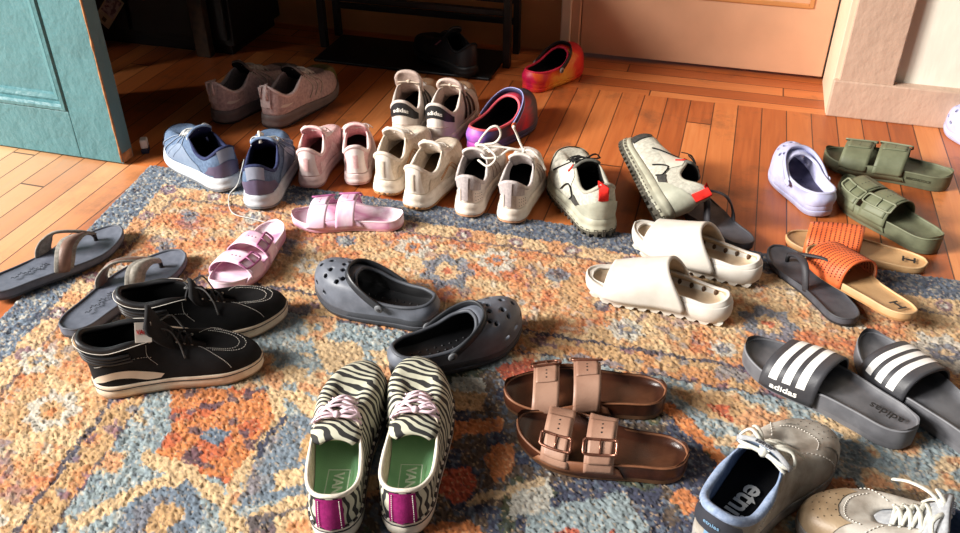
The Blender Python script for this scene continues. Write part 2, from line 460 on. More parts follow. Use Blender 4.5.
# local frame: x runs back along the leaf (negative = away from the free edge), y = thickness, z up
T = 0.044; W_ = 0.80; Zb = FZ+0.006
mb = MB()
mb.box((-0.118, 0, Zb), (-0.003, T, 2.05)); stile = mb.build('stile', TEAL, td, smooth=False, bevel=0.0025)
mb = MB(); mb.box((-W_, 0, Zb), (-W_+0.118, T, 2.05)); mb.build('stile', TEAL, td, smooth=False, bevel=0.0025)
mb = MB(); mb.box((-W_+0.1175, 0.0005, Zb), (-0.1185, T-0.0005, 0.118)); mb.build('bottom_rail', TEAL, td, smooth=False, bevel=0.002)
mb = MB(); mb.box((-W_+0.1175, 0.0005, 0.90), (-0.1185, T-0.0005, 1.02)); mb.build('middle_rail', TEAL, td, smooth=False, bevel=0.002)
mb = MB(); mb.box((-W_+0.11, 0.016, 0.11), (-0.11, 0.028, 0.91)); mb.build('panel', TEAL, td, smooth=False)
mb = MB(); mb.box((-W_+0.11, 0.016, 1.01), (-0.11, 0.028, 2.05)); mb.build('panel', TEAL, td, smooth=False)
# moulding round the lower panel: stepped profile swept round the opening
mb = MB(); x0, x1, z0, z1 = -W_+0.118, -0.118, 0.118, 0.90
prof = [(0.0, 0.001), (0.004, -0.004), (0.012, -0.005), (0.017, 0.001), (0.020, 0.009), (0.026, 0.007), (0.036, 0.010), (0.040, 0.017)]
rows = []
for ins, dep in prof: rows.append([(x0+ins, dep, z0+ins), (x1-ins, dep, z0+ins), (x1-ins, dep, z1-ins), (x0+ins, dep, z1-ins)])
mb.grid(rows, True); mb.build('panel_moulding', TEAL, td, smooth=False)
mb = MB(); mb.box((-0.0035, 0.001, Zb), (0.0, T-0.001, 2.05)); mb.build('edge_face', TEALE, td, smooth=False)
mb = MB(); e = []
for k in range(90):
    z = Zb+0.004+k*2.03/90; r = 0.0016+0.0014*abs(math.sin(k*2.05)+0.5*math.sin(k*0.61)); e.append(((-0.002, 0.0008, z), r))
mb.tube([p for p, r in e], [r for p, r in e], 6); mb.build('worn_corner', BAREW, td)
mb = MB(); mb.box((-0.006, 0.003, Zb-0.001), (0.0006, T-0.002, 0.022)); mb.build('chipped_foot', BAREW, td, smooth=False, bevel=0.002)

# small door stop behind the door's foot
ds = thing('door_stop', 'small white and navy door stop at the foot of the teal door', 'door stop', None, rm(-1.348, 1.652, FZ), (0, 0, RA+0.5))
mb = MB(); mb.box((0, 0, 0), (0.018, 0.03, 0.012)); mb.build('base', mat('navy_rubber', (34, 40, 66), 0.6), ds, smooth=False, bevel=0.002)
mb = MB(); mb.box((0.0, 0.003, 0.012), (0.018, 0.027, 0.036)); mb.build('cap', mat('white_plastic', (226, 224, 220), 0.4), ds, smooth=False, bevel=0.004)

# ---- dark furniture in the corner
BLK = mat('black_lacquer', (17, 17, 19), 0.45, (12, 12, 13), 20)
BLKM = mat('black_steel', (22, 22, 24), 0.4, (15, 15, 16), 20)
DKW = mat('dark_brown_wood', (70, 46, 26), 0.6, (42, 28, 16), 30)
cab = thing('storage_bench', 'large black storage bench in the dark corner behind the teal door', 'bench', None, rm(-2.155, 2.30, FZ), (0, 0, RA))
mb = MB(); mb.box((0, 0.012, 0.03), (0.705, 0.318, 0.385)); mb.build('body', BLK, cab, smooth=False, bevel=0.003)
mb = MB(); mb.box((-0.01, -0.42, 0.385), (0.92, 0.318, 0.41)); mb.build('top', BLK, cab, smooth=False, bevel=0.003)  # deep overhang added above the view to shade the corner floor
mb = MB(); mb.box((0.02, 0.0, 0.05), (0.345, 0.012, 0.37)); mb.build('front_panel', BLK, cab, smooth=False, bevel=0.003)
mb = MB(); mb.box((0.36, 0.0, 0.05), (0.69, 0.012, 0.37)); mb.build('front_panel', BLK, cab, smooth=False, bevel=0.003)
mb = MB(); mb.box((0.59, -0.028, 0.0), (0.64, 0.0, 0.385)); mb.build('corner_post', DKW, cab, smooth=False, bevel=0.003)
mb = MB(); mb.box((0.0, 0.02, 0.0), (0.69, 0.30, 0.03)); mb.build('plinth', BLK, cab, smooth=False)
# photo card hanging on the bench
cdm, N, Lk, b = nodes('printed_card')
b.inputs['Roughness'].default_value = 0.35
tc = N.new('ShaderNodeTexCoord'); vo = N.new('ShaderNodeTexNoise'); vo.inputs['Scale'].default_value = 60; Lk.new(tc.outputs['Object'], vo.inputs['Vector'])
rp = N.new('ShaderNodeValToRGB'); rp.color_ramp.elements[0].color = (*lin((120, 92, 104)), 1); rp.color_ramp.elements[1].color = (*lin((196, 178, 178)), 1)
rp.color_ramp.elements[0].position = 0.45; rp.color_ramp.elements[1].position = 0.55
Lk.new(vo.outputs['Fac'], rp.inputs['Fac']); Lk.new(rp.outputs['Color'], b.inputs['Base Color'])
card = thing('picture_card', 'small printed picture card with pale border above the dark corner', 'card', None, rm(-1.895, 2.286, 0.062), (0, math.radians(42), RA))
mb = MB(); mb.box((-0.027, -0.002, 0), (0.027, 0.0, 0.12)); mb.build('card_sheet', mat('card_white', (214, 196, 172), 0.5), card, smooth=False)
mb = MB(); mb.box((-0.022, -0.0026, 0.042), (0.022, -0.002, 0.114)); mb.build('picture', cdm, card, smooth=False)
mb = MB(); mb.box((-0.006, -0.0026, 0.012), (0.008, -0.002, 0.027)); mb.build('emblem', mat('olive_ink', (92, 84, 56), 0.6), card, smooth=False)

rk = thing('shoe_rack', 'black metal rack with slender legs against the peach wall', 'rack', None, rm(-1.22, 2.30, FZ), (0, 0, RA))
# local x along the wall, y towards the wall
for nm, (x, y, wd) in (('leg', (0.60, 0.155, 0.022)), ('leg', (0.60, 0.275, 0.020)), ('leg', (0.0, 0.165, 0.022)), ('leg', (0.0, 0.275, 0.020))):
    mb = MB(); mb.box((x-wd/2, y-0.011, 0), (x+wd/2, y+0.011, 0.62)); mb.build('leg', BLKM, rk, smooth=False, bevel=0.002)
for y, z in ((0.155, 0.165), (0.275, 0.10), (0.275, 0.165)):
    mb = MB(); mb.box((-0.01, y-0.008, z-0.009), (0.61, y+0.008, z+0.009)); mb.build('rail', BLKM, rk, smooth=False, bevel=0.002)
for x in (0.0, 0.60):
    mb = MB(); mb.box((x-0.008, 0.155, 0.30), (x+0.008, 0.275, 0.316)); mb.build('end_bar', BLKM, rk, smooth=False, bevel=0.002)
mb = MB(); mb.box((0.0, -0.32, 0.42), (0.62, 0.30, 0.44)); mb.build('shade_shelf', BLK, rk, smooth=False, bevel=0.003)  # added out of view, juts forward to keep the corner dark
tr = tag(rbox('boot_tray', (-1.20, 2.335, FZ), (-0.64, 2.56, FZ+0.010), BLK, 0.004), 'flat black boot tray under the metal rack', 'tray')
del tr['kind']

# ================================================================ the rug
RT = np.array((-0.799, 1.897)); RAa = math.radians(-15.5); RAb = math.radians(-98.8)
EA = np.array((math.cos(RAa), math.sin(RAa))); EB = np.array((math.cos(RAb), math.sin(RAb)))
LA, LB, ST = 2.02, 1.30, 0.0029
na, nb = int(LA/ST)+1, int(LB/ST)+1
rg = np.random.RandomState(3)
def vnoise(a, b, sc, seed):
    """smooth value noise"""
    r = np.random.RandomState(seed); g = r.rand(256, 256)
    x = a/sc; y = b/sc; xi = np.floor(x).astype(int); yi = np.floor(y).astype(int); fx = x-xi; fy = y-yi
    fx = fx*fx*(3-2*fx); fy = fy*fy*(3-2*fy)
    q = lambda i, j: g[i % 256, j % 256]
    return (q(xi, yi)*(1-fx)+q(xi+1, yi)*fx)*(1-fy)+(q(xi, yi+1)*(1-fx)+q(xi+1, yi+1)*fx)*fy
ga, gb = np.meshgrid(np.linspace(0, LA, na), np.linspace(0, LB, nb), indexing='ij')
wa = ga+(vnoise(ga, gb, .024, 1)-.5)*.008+(vnoise(ga, gb, .006, 2)-.5)*.009
wb = gb+(vnoise(ga, gb, .024, 3)-.5)*.008+(vnoise(ga, gb, .006, 4)-.5)*.009
C_ = lambda *c: np.array(lin(c))
CRM, TAN, ORG, RED, NAVY, BAND, SKY, PALE, PUR, BRN = C_(200, 170, 130), C_(184, 148, 106), C_(192, 120, 72), C_(176, 84, 58), C_(62, 64, 80), C_(104, 116, 130), C_(138, 150, 152), C_(188, 184, 172), C_(104, 78, 104), C_(96, 78, 58)
col = np.zeros(ga.shape+(3,))
def put(mask, c, k=1.0):
    kk = (mask*k)[..., None]
    col[...] = col*(1-kk)+c*kk
# main border ground: cream with drifting orange and rust
put(np.ones_like(ga), CRM)
f1 = vnoise(wa*1.0, wb*2.2, .10, 5)*.42+vnoise(wa, wb, .024, 6)*.33+vnoise(ga, gb, .008, 7)*.25
put(np.clip((f1-.38)/.16, 0, 1), ORG, .80); put(np.clip((f1-.60)/.08, 0, 1), RED, .50)
f2 = vnoise(wa, wb, .035, 9)*.7+vnoise(ga, gb, .008, 8)*.3; put(np.clip((f2-.60)/.06, 0, 1), TAN, .8)
f3 = vnoise(wa, wb, .016, 10)*.5+vnoise(wa, wb, .06, 11)*.5; put(np.clip((f3-.74)/.03, 0, 1), BAND, .55)
f4 = vnoise(wa, wb, .014, 12)*.5+vnoise(wa, wb, .07, 13)*.5; put(np.clip((f4-.74)/.03, 0, 1), PUR, .5)
f6 = vnoise(wa, wb, .03, 33)*.6+vnoise(ga, gb, .01, 34)*.4; put(np.clip((f6-.72)/.04, 0, 1), PALE, .5)
din = np.minimum(wa, wb)                                 # distance in from the rug's top / left edge
# field inside the guard stripes
FA, FB = .372, .452
def d_in(a, b): return np.minimum(a-FA, b-FB)
fld = d_in(wa, wb) > 0
# guard stripe between two dark lines
g0 = np.minimum(wa-.318, wb-.388)
gst = (g0 > 0) & ~fld
put(gst, TAN); put(gst & (vnoise(wa, wb, .03, 14) > .56), ORG, .55); put(gst & (vnoise(wa, wb, .02, 15) > .74), BAND, .7); put(gst & (vnoise(wa, wb, .022, 16) > .80), PUR, .7)
put(np.abs(g0) < .0042, NAVY, .9); put(np.abs(d_in(wa, wb)) < .0042, NAVY, .9)
# outer guard: small flowers between the blue band and a dark line
og = (din > .082) & (din < .126); put(og, CRM, .8); put(og & (vnoise(wa, wb, .035, 17) > .58), ORG, .6)
for t in np.arange(.1, 2.0, .118):
    for (ca, cb) in ((t, .104), (.104, t)):
        r_ = np.hypot(wa-ca, wb-cb); put(r_ < .017, PUR, .75); put(r_ < .007, PALE, .9)
put(np.abs(din-.128) < .0035, NAVY, .7)
put(din < .082, BAND); put((din < .082) & (vnoise(ga, gb, .006, 18) > .62), NAVY, .7); put((din < .082) & (vnoise(ga, gb, .006, 19) > .72), PALE, .75)
put((wb < .082) & (wa > .55), NAVY, .45)
# rosettes of the main border
def rosette(ca, cb, r, c1, c2, c3=None):
    th = np.arctan2(wb-cb, wa-ca); q = np.hypot(wa-ca, wb-cb)/(1+.16*np.cos(7*th+ca*9))
    put((q < r) & (q > r*.52), c1, .85); put(q < r*.52, c2, .85)
    if c3 is not None: put(q < r*.22, c3, .85)
for ca, cb, r, c1, c2, c3 in [(.714, .180, .037, PALE, ORG, BAND), (.800, .246, .052, BAND, CRM, RED), (.890, .183, .037, PALE, ORG, BAND), (.141, .70, .032, PALE, CRM, BAND), (.235, .80, .042, PALE, TAN, ORG),
                              (.566, .195, .020, BAND, SKY, None), (.200, .192, .016, BAND, NAVY, None), (.202, .320, .018, BAND, NAVY, None), (.16, .43, .034, PALE, CRM, BAND), (.25, .55, .05, BAND, CRM, RED),
                              (1.02, .20, .022, BAND, NAVY, None), (1.11, .275, .016, NAVY, BAND, None), (1.16, .335, .032, PALE, BAND, CRM), (1.30, .21, .036, PALE, CRM, BAND), (1.42, .25, .05, BAND, CRM, RED), (1.33, .345, .022, PALE, BAND, None),
                              (1.56, .19, .036, PALE, ORG, BAND), (1.72, .25, .05, PALE, BAND, CRM), (1.64, .33, .025, BAND, NAVY, None), (.42, .25, .045, BAND, CRM, RED), (.34, .16, .022, PALE, BAND, None), (.52, .30, .026, PALE, CRM, BAND),
                              (.13, .93, .04, BAND, CRM, RED), (.26, 1.02, .035, PALE, ORG, BAND), (.08, .58, .018, NAVY, BAND, None), (1.86, .2, .04, BAND, CRM, RED)]:
    rosette(ca, cb, r, c1, c2, c3)
# field ground
put(fld, SKY); put(fld & (vnoise(ga, gb, .007, 20) > .66), BAND, .45); put(fld & (vnoise(ga, gb, .008, 21) > .74), PALE, .6)
f5 = vnoise(wa, wb, .055, 22)*.6+vnoise(wa, wb, .02, 23)*.4
put(fld & (f5 > .60), CRM, .85); put(fld & (f5 > .68), ORG, .6)
def poly(pts, c, k=1.0, m=None):
    inside = np.zeros(ga.shape, bool); n = len(pts)
    for i in range(n):
        x1, y1 = pts[i]; x2, y2 = pts[(i+1) % n]
        if y1 == y2: continue
        cnd = ((y1 > wb) != (y2 > wb)) & (wa < (x2-x1)*(wb-y1)/(y2-y1)+x1)
        inside ^= cnd
    put(inside if m is None else inside & m, c, k); return inside
def line(pts, wd, c, k=1.0):
    for (x1, y1), (x2, y2) in zip(pts[:-1], pts[1:]):
        dx, dy = x2-x1, y2-y1; l2 = dx*dx+dy*dy+1e-9
        t = np.clip(((wa-x1)*dx+(wb-y1)*dy)/l2, 0, 1); put(np.hypot(wa-x1-t*dx, wb-y1-t*dy) < wd, c, k)
# rust motif under the high-top shoes
rm_ = poly([(.40, .70), (.575, .655), (.612, .72), (.588, .865), (.50, .845), (.452, .845), (.44, .77)], ORG)
put(rm_ & (vnoise(wa, wb, .03, 24) > .55), RED, .7); put(rm_ & (vnoise(wa, wb, .02, 25) > .70), NAVY, .8)
poly([(.50, .76), (.545, .765), (.53, .80), (.50, .79)], BAND)
line([(.575, .66), (.612, .72), (.588, .87)], .010, CRM); line([(.612, .715), (.60, .80)], .006, NAVY); line([(.44, .85), (.52, .86), (.588, .90), (.62, .93), (.70, .86), (.80, .80)], .013, CRM)
# blue grounds between cream vines
poly([(.625, .70), (.76, .69), (.79, .79), (.70, .85), (.61, .90), (.605, .80)], BAND, .8); poly([(.66, .74), (.70, .73), (.71, .78), (.67, .79)], TAN); poly([(.64, .82), (.68, .80), (.69, .83), (.65, .86)], CRM)
poly([(.63, .91), (.72, .86), (.80, .83), (.80, .95), (.66, 1.0)], NAVY, .85); poly([(.67, .90), (.715, .87), (.76, .92), (.70, .96)], CRM); put((np.hypot(wa-.712, wb-.91) < .018), ORG, .7)
poly([(.45, .90), (.52, .87), (.575, .93), (.56, 1.02), (.46, 1.03)], BAND, .9); poly([(.50, .92), (.54, .92), (.53, .97), (.49, .97)], TAN)
line([(.40, .98), (.46, .90), (.52, .86)], .011, CRM)
# cream sprays on the pale field, beside the grey clog
for p in ([(.60, .52), (.68, .50), (.72, .56), (.70, .62), (.64, .58)], [(.58, .60), (.62, .59), (.62, .63), (.58, .63)], [(.70, .52), (.76, .50), (.75, .56)], [(.56, .47), (.60, .475), (.59, .50)]): poly(p, CRM, .95)
line([(.60, .66), (.66, .68), (.73, .66)], .014, CRM)
# dark medallion in the middle
md_ = poly([(.86, .52), (.98, .50), (1.02, .465), (1.16, .48), (1.24, .54), (1.30, .62), (1.32, .72), (1.24, .82), (1.05, .90), (.90, .95), (.80, .93), (.80, .70), (.82, .58)], NAVY)
put(md_ & (vnoise(wa, wb, .03, 26) > .56), BRN, .75); put(md_ & (vnoise(ga, gb, .007, 27) > .66), BAND, .6); put(md_ & (vnoise(wa, wb, .05, 28) > .70), C_(70, 76, 48), .7)
line([(1.16, .47), (1.24, .53), (1.31, .62), (1.33, .72), (1.27, .80)], .012, ORG)
for p, c in (([(.86, .545), (.92, .53), (.93, .57), (.88, .59)], PALE), ([(.93, .50), (1.00, .46), (1.03, .50), (.98, .55)], RED), ([(.84, .58), (.93, .57), (.93, .61), (.86, .63)], TAN), ([(.86, .66), (.96, .62), (.97, .645), (.90, .68), (.89, .71), (.865, .70)], ORG),
             ([(.955, .68), (.985, .67), (1.0, .72), (.97, .75), (.95, .72)], ORG), ([(.885, .75), (.93, .735), (.95, .77), (.92, .81), (.88, .79)], RED), ([(.88, .86), (.95, .83), (1.0, .87), (.93, .92)], ORG), ([(1.02, .80), (1.16, .72), (1.20, .78), (1.10, .86), (1.04, .86)], SKY),
             ([(1.06, .83), (1.10, .80), (1.12, .83), (1.15, .79), (1.17, .83), (1.12, .88), (1.06, .88)], RED), ([(1.225, .71), (1.25, .69), (1.275, .715), (1.25, .735)], ORG), ([(1.0, .75), (1.05, .72), (1.06, .78), (1.0, .81)], PALE)): poly(p, c, .92)
line([(.94, .80), (1.0, .76), (1.04, .73)], .007, CRM, .8)
# orange flowers on the pale field at the right
for p, c in (([(1.25, .48), (1.32, .455), (1.36, .49), (1.33, .53), (1.28, .52)], TAN), ([(1.29, .50), (1.33, .49), (1.33, .53)], RED), ([(1.37, .55), (1.43, .53), (1.46, .58), (1.41, .61)], TAN), ([(1.40, .63), (1.50, .60), (1.52, .68), (1.44, .72), (1.38, .69)], ORG), ([(1.50, .62), (1.60, .60), (1.62, .68), (1.55, .72)], BRN), ([(1.46, .48), (1.54, .47), (1.52, .53)], CRM), ([(1.30, .60), (1.35, .62), (1.35, .70), (1.30, .68)], ORG)): poly(p, c, .9)
# pile: every tuft a little lighter or darker
sp = rg.rand(na, nb)
col *= (0.66+0.46*sp)[..., None]; put(rg.rand(na, nb) > .95, NAVY, .5); put(rg.rand(na, nb) > .93, CRM, .5)
hgt = (rg.rand(na, nb)-.5)*.0044+(vnoise(ga, gb, .008, 31)-.5)*.0022
jx = (rg.rand(na, nb)-.5)*ST*.7; jy = (rg.rand(na, nb)-.5)*ST*.7
edge = np.minimum(np.minimum(ga, gb), np.minimum(LA-ga, LB-gb))
hgt = hgt-np.clip(1-edge/.006, 0, 1)*.007
X = RT[0]+(ga+jx)*EA[0]+(gb+jy)*EB[0]; Y = RT[1]+(ga+jx)*EA[1]+(gb+jy)*EB[1]
co = np.stack([X, Y, hgt-.0016], -1).reshape(-1, 3)
ii = np.arange(na*nb).reshape(na, nb)
q = np.stack([ii[:-1, :-1], ii[:-1, 1:], ii[1:, 1:], ii[1:, :-1]], -1).reshape(-1, 4)
me = bpy.data.meshes.new('rug_pile')
me.vertices.add(len(co)); me.vertices.foreach_set('co', co.ravel())
me.loops.add(q.size); me.loops.foreach_set('vertex_index', q.ravel().astype(np.int32))
me.polygons.add(len(q)); me.polygons.foreach_set('loop_start', np.arange(0, q.size, 4, dtype=np.int32))
me.update(calc_edges=True)
at_ = me.color_attributes.new('pile_dye', 'FLOAT_COLOR', 'POINT')
at_.data.foreach_set('color', np.concatenate([np.clip(col, 0, 1), np.ones((na, nb, 1))], -1).reshape(-1).astype(np.float32))
mr, N, Lk, b = nodes('rug_wool')
ca_ = N.new('ShaderNodeVertexColor'); ca_.layer_name = 'pile_dye'
Lk.new(ca_.outputs['Color'], b.inputs['Base Color']); b.inputs['Roughness'].default_value = 0.95; b.inputs['Specular IOR Level'].default_value = 0.1; b.inputs['Sheen Weight'].default_value = 0.15
me.materials.append(mr)
rug = bpy.data.objects.new('rug', me); COL.objects.link(rug)
tag(rug, 'large patterned wool rug in faded orange, cream and blue on the boards', 'rug')
mb = MB()
cs = [RT+EA*.002+EB*.002, RT+EA*(LA-.002)+EB*.002, RT+EA*(LA-.002)+EB*(LB-.002), RT+EA*.002+EB*(LB-.002)]
bk = [(c[0], c[1], FZ) for c in cs]; tp = [(c[0], c[1], -.0055) for c in cs]
mb.add(bk+tp, [(3, 2, 1, 0), (4, 5, 6, 7), (0, 1, 5, 4), (1, 2, 6, 5), (2, 3, 7, 6), (3, 0, 4, 7)])
mb.build('backing', mat('jute_backing', (120, 124, 134), 0.95, (84, 90, 104), 200), rug, smooth=False)

# ================================================================ footwear kinds
SOLE_RINGS = [(0.0, -0.004), (0.06, -0.0008), (0.2, 0.0), (0.8, 0.0), (0.94, -0.0008), (1.0, -0.0035)]
def spring(L, toe=0.012, heel=0.004, t0=0.70):
    return lambda x: toe*max(0.0, (x/L-t0)/(1-t0))**2+heel*max(0.0, (0.10-x/L)/0.10)**2
def footbed(foot, zt, parent, m, name='insole', out=-0.006, lift=0.001, cup=0.004):
    rr = foot.ring(out); mb = MB()
    mb.grid([[(x, y, zt(x)+lift+cup*abs(s_)**3) for x, y, s_ in r] for r in cap_rows(rr, 11)], False, 0, flip=True)
    return mb.build(name, m, parent)

def sphere(mb, c, r, n=10, mi=0, sq=1.0, axis=None):
    rows = []
    ax = Vector(axis).normalized() if axis is not None else Vector((0, 0, 1)); q = ax.to_track_quat('Z', 'Y')
    for i in range(n//2+1):
        th = math.pi*i/(n//2)
        rows.append([Vector(c)+q @ Vector((r*math.sin(th)*math.cos(2*math.pi*k/n), r*math.sin(th)*math.sin(2*math.pi*k/n), r*sq*math.cos(th))) for k in range(n)])
    mb.grid(rows, True, mi, flip=True)

def lace_rows(U, us, v=0.965, off=0.002, arch=0.006, r=0.0022, mb=None, cross=True, flat=0.55):
    """laces over the throat: rows at the surface parameters us (front to back) on both sides"""
    mb = mb or MB()
    L_ = [U.at(u, v, off) for u in us]; R_ = [U.at(1-u, v, off) for u in us]
    def seg(p, q, k=0.0):
        pts = []
        for t in np.linspace(0, 1, 9):
            pt = p.lerp(q, t); pt.z += (arch+k)*math.sin(math.pi*t); pts.append(pt)
        mb.tube(pts, r, 6, flat=flat)
    for i in range(len(us)):
        if i == 0 or not cross: seg(L_[i], R_[i])
        if cross and i+1 < len(us):
            seg(L_[i], R_[i+1], 0.001); seg(R_[i], L_[i+1], 0.003)
    return mb
def bow(mb, c, r=0.0021, s=1.0, loops=True, ends=((0.035, 0.05), (0.03, -0.055)), zl=0.012, flat=0.6):
    """tied bow at the point c (local frame of the shoe): two loops across the foot and two loose ends"""
    c = Vector(c)
    if loops:
        for sg in (1, -1):
            pts = [c+Vector((x*s, sg*y*s, z*s)) for x, y, z in ((0, 0, 0.002), (0.008, 0.014, zl*1.1), (0.018, 0.034, zl*0.9), (0.010, 0.044, -0.002), (-0.004, 0.034, 0.002), (-0.003, 0.012, 0.004), (0, 0, 0.001))]
            mb.tube(crom(pts, 22), r, 6, flat=flat)
    for ex, ey in ends:
        pts = [c, c+Vector((ex*0.3*s, ey*0.35*s, zl*s)), c+Vector((ex*0.7*s, ey*0.75*s, zl*0.2*s)), c+Vector((ex*s, ey*s, -0.016*s))]
        mb.tube(crom(pts, 14), r, 6, flat=flat)
    sphere(mb, c+Vector((0, 0, 0.003)), r*2.2, 8)
    return mb
def tongue_mesh(foot, pts, thick=0.006, drop=0.25):
    """padded tongue: pts = [(x fraction, z, half width)] from the vamp up to its free end"""
    q = crom([(x*foot.L, z, w_) for x, z, w_ in pts], 14); mb = MB(); rows = []
    for x, z, w_ in q:
        rows.append([(x-0.004*(k*k), foot.mid(x)+k*w_, z-drop*w_*abs(k)**2.2) for k in np.linspace(-1, 1, 9)])
    mb.grid(rows, False, 0)
    return mb

RIM_LOW = [(.69, 0, .062), (.675, .010, .064), (.60, .014, .072), (.50, .017, .083), (.44, .021, .092), (.36, .029, .089), (.26, .033, .069), (.16, .031, .067), (.07, .024, .083), (.035, .012, .094), (.028, 0, .096)]
def scale_rim(r, kw=1.0, kz=1.0, dz=0.0): return [(x, y*kw, z*kz+dz) for x, y, z in r]

def sneaker(root, foot, M, rim=None, heel_h=0.030, toe_h=0.020, th=0.042, bulge=0.004, toe_spring=0.014, flare=0.002, two_tone=None, lace_us=(.13, .165, .20, .235, .27), knot=True,
            tongue=None, collar_r=0.0042, laces=True, lug=0, lace_r=0.0021, knot_at=None, rings=None, inset=0.003, warp=1.4, insole_dark=True, knot_kw=None, heel_flare=0.0, lace_v=0.965):
    """M: dict upper, sole, outsole, lining, tongue, lace, insole. Returns the Upper surface for further trims."""
    L = foot.L; bot = spring(L, toe_spring)
    thk = tab([(0, heel_h), (0.35*L, heel_h*0.92), (0.7*L, toe_h), (L, toe_h*0.9)])
    zt = lambda x: bot(x)+thk(x)
    osl = 0.005
    rr = rings or [(0.0, -0.004+flare), (0.12, flare), (0.35, flare*0.8), (0.5, flare*0.4-0.0006), (0.56, flare*0.5), (0.92, 0.0), (1.0, -0.003)]
    mb = sole(foot, rr, lambda x: bot(x)+osl*0.8, zt); mb.build('midsole', M['sole'], root, ang=60)
    ob = sole(foot, [(0.0, -0.006), (0.3, flare-0.001), (1.0, flare-0.0005)], bot, lambda x: bot(x)+osl)
    out = ob.build('outsole', M['outsole'], root, ang=50)
    if lug:
        lb = MB(); ring = foot.ring(flare-0.001); n = len(ring)
        for i in range(0, n, 2):
            x, y = ring[i]; xi, yi = foot.ring(-0.010)[i]; c = Vector(((x*0.8+xi*0.2), (y*0.8+yi*0.2), bot(x)))
            a = math.atan2(y-yi, x-xi)
            mt = Matrix.Translation(c) @ Matrix.Rotation(a, 4, 'Z')
            vs_ = [mt @ Vector(p) for p in ((-.010, -.0035, -lug), (.003, -.003, -lug), (.003, .003, -lug), (-.010, .0035, -lug), (-.012, -.0045, .004), (.0035, -.0042, .012), (.0035, .0042, .012), (-.012, .0045, .004))]
            lb.add(vs_, [(0, 3, 2, 1), (4, 5, 6, 7), (0, 1, 5, 4), (1, 2, 6, 5), (2, 3, 7, 6), (3, 0, 4, 7)])
        for r in cap_rows(foot.ring(-0.014), 6)[3:-3:3]:
            for x, y, s_ in r:
                lb.box((x-.006, y-.005, bot(x)-lug), (x+.006, y+.005, bot(x)+.003))
        lb.build('tread_lugs', M['outsole'], root, smooth=False)
    U = Upper(foot, lambda x: zt(x)-0.002, rim or RIM_LOW, th=th, bulge=bulge, warp=warp, inset=inset)
    U.mesh(16).build('upper', [M['upper'], M['lining']], root, solid=0.0042, smat=1, rmat=1)
    if collar_r:
        mb = MB(); mb.tube(U.rim_path(0.255, 0.745, 52, 1.0, -0.002), [max(.0012, collar_r*sm(min(i, 51-i)/9)) for i in range(52)], 8); mb.build('collar', M.get('collar', M['lining']), root)
    footbed(foot, zt, root, M['insole'])
    tg = tongue or [(.70, .058, .016), (.60, .067, .020), (.50, .080, .024), (.43, .095, .027), (.385, .112, .028), (.37, .118, .022)]
    tongue_mesh(foot, tg).build('tongue', [M['tongue'], M.get('tongue_in', M['lining'])], root, solid=0.006, smat=1, rmat=0, soff=0)
    U.tg = tg
    if laces:
        mb = lace_rows(U, lace_us, r=lace_r, v=lace_v)
        if knot:
            p = U.at(lace_us[-1], 0.97, 0.004); q = U.at(1-lace_us[-1], 0.97, 0.004)
            c = (p+q)*0.5+Vector((0, 0, 0.010)) if knot_at is None else Vector(knot_at)
            bow(mb, c, lace_r, **(knot_kw or dict(s=.68, zl=.007)))
        mb.build('laces', M['lace'], root)
        for fs in (lambda u: u, lambda u: 1-u):
            eb = MB()
            for u in lace_us: sphere(eb, U.at(fs(u), lace_v-.02, 0.0006), 0.0026, 8, sq=0.4, axis=U.N(fs(u), lace_v-.02))
            eb.build('eyelet_row', M.get('eyelet', M['lace']), root)
    U.zt = zt; U.bot = bot
    return U
def on_upper(root, U, name, m, A, B, off=0.0014, nu=12, nv=5, label=None):
    o = U.panel(A, B, off, nu, nv).build(name, m, root)
    if label: o['label'] = label
    return o

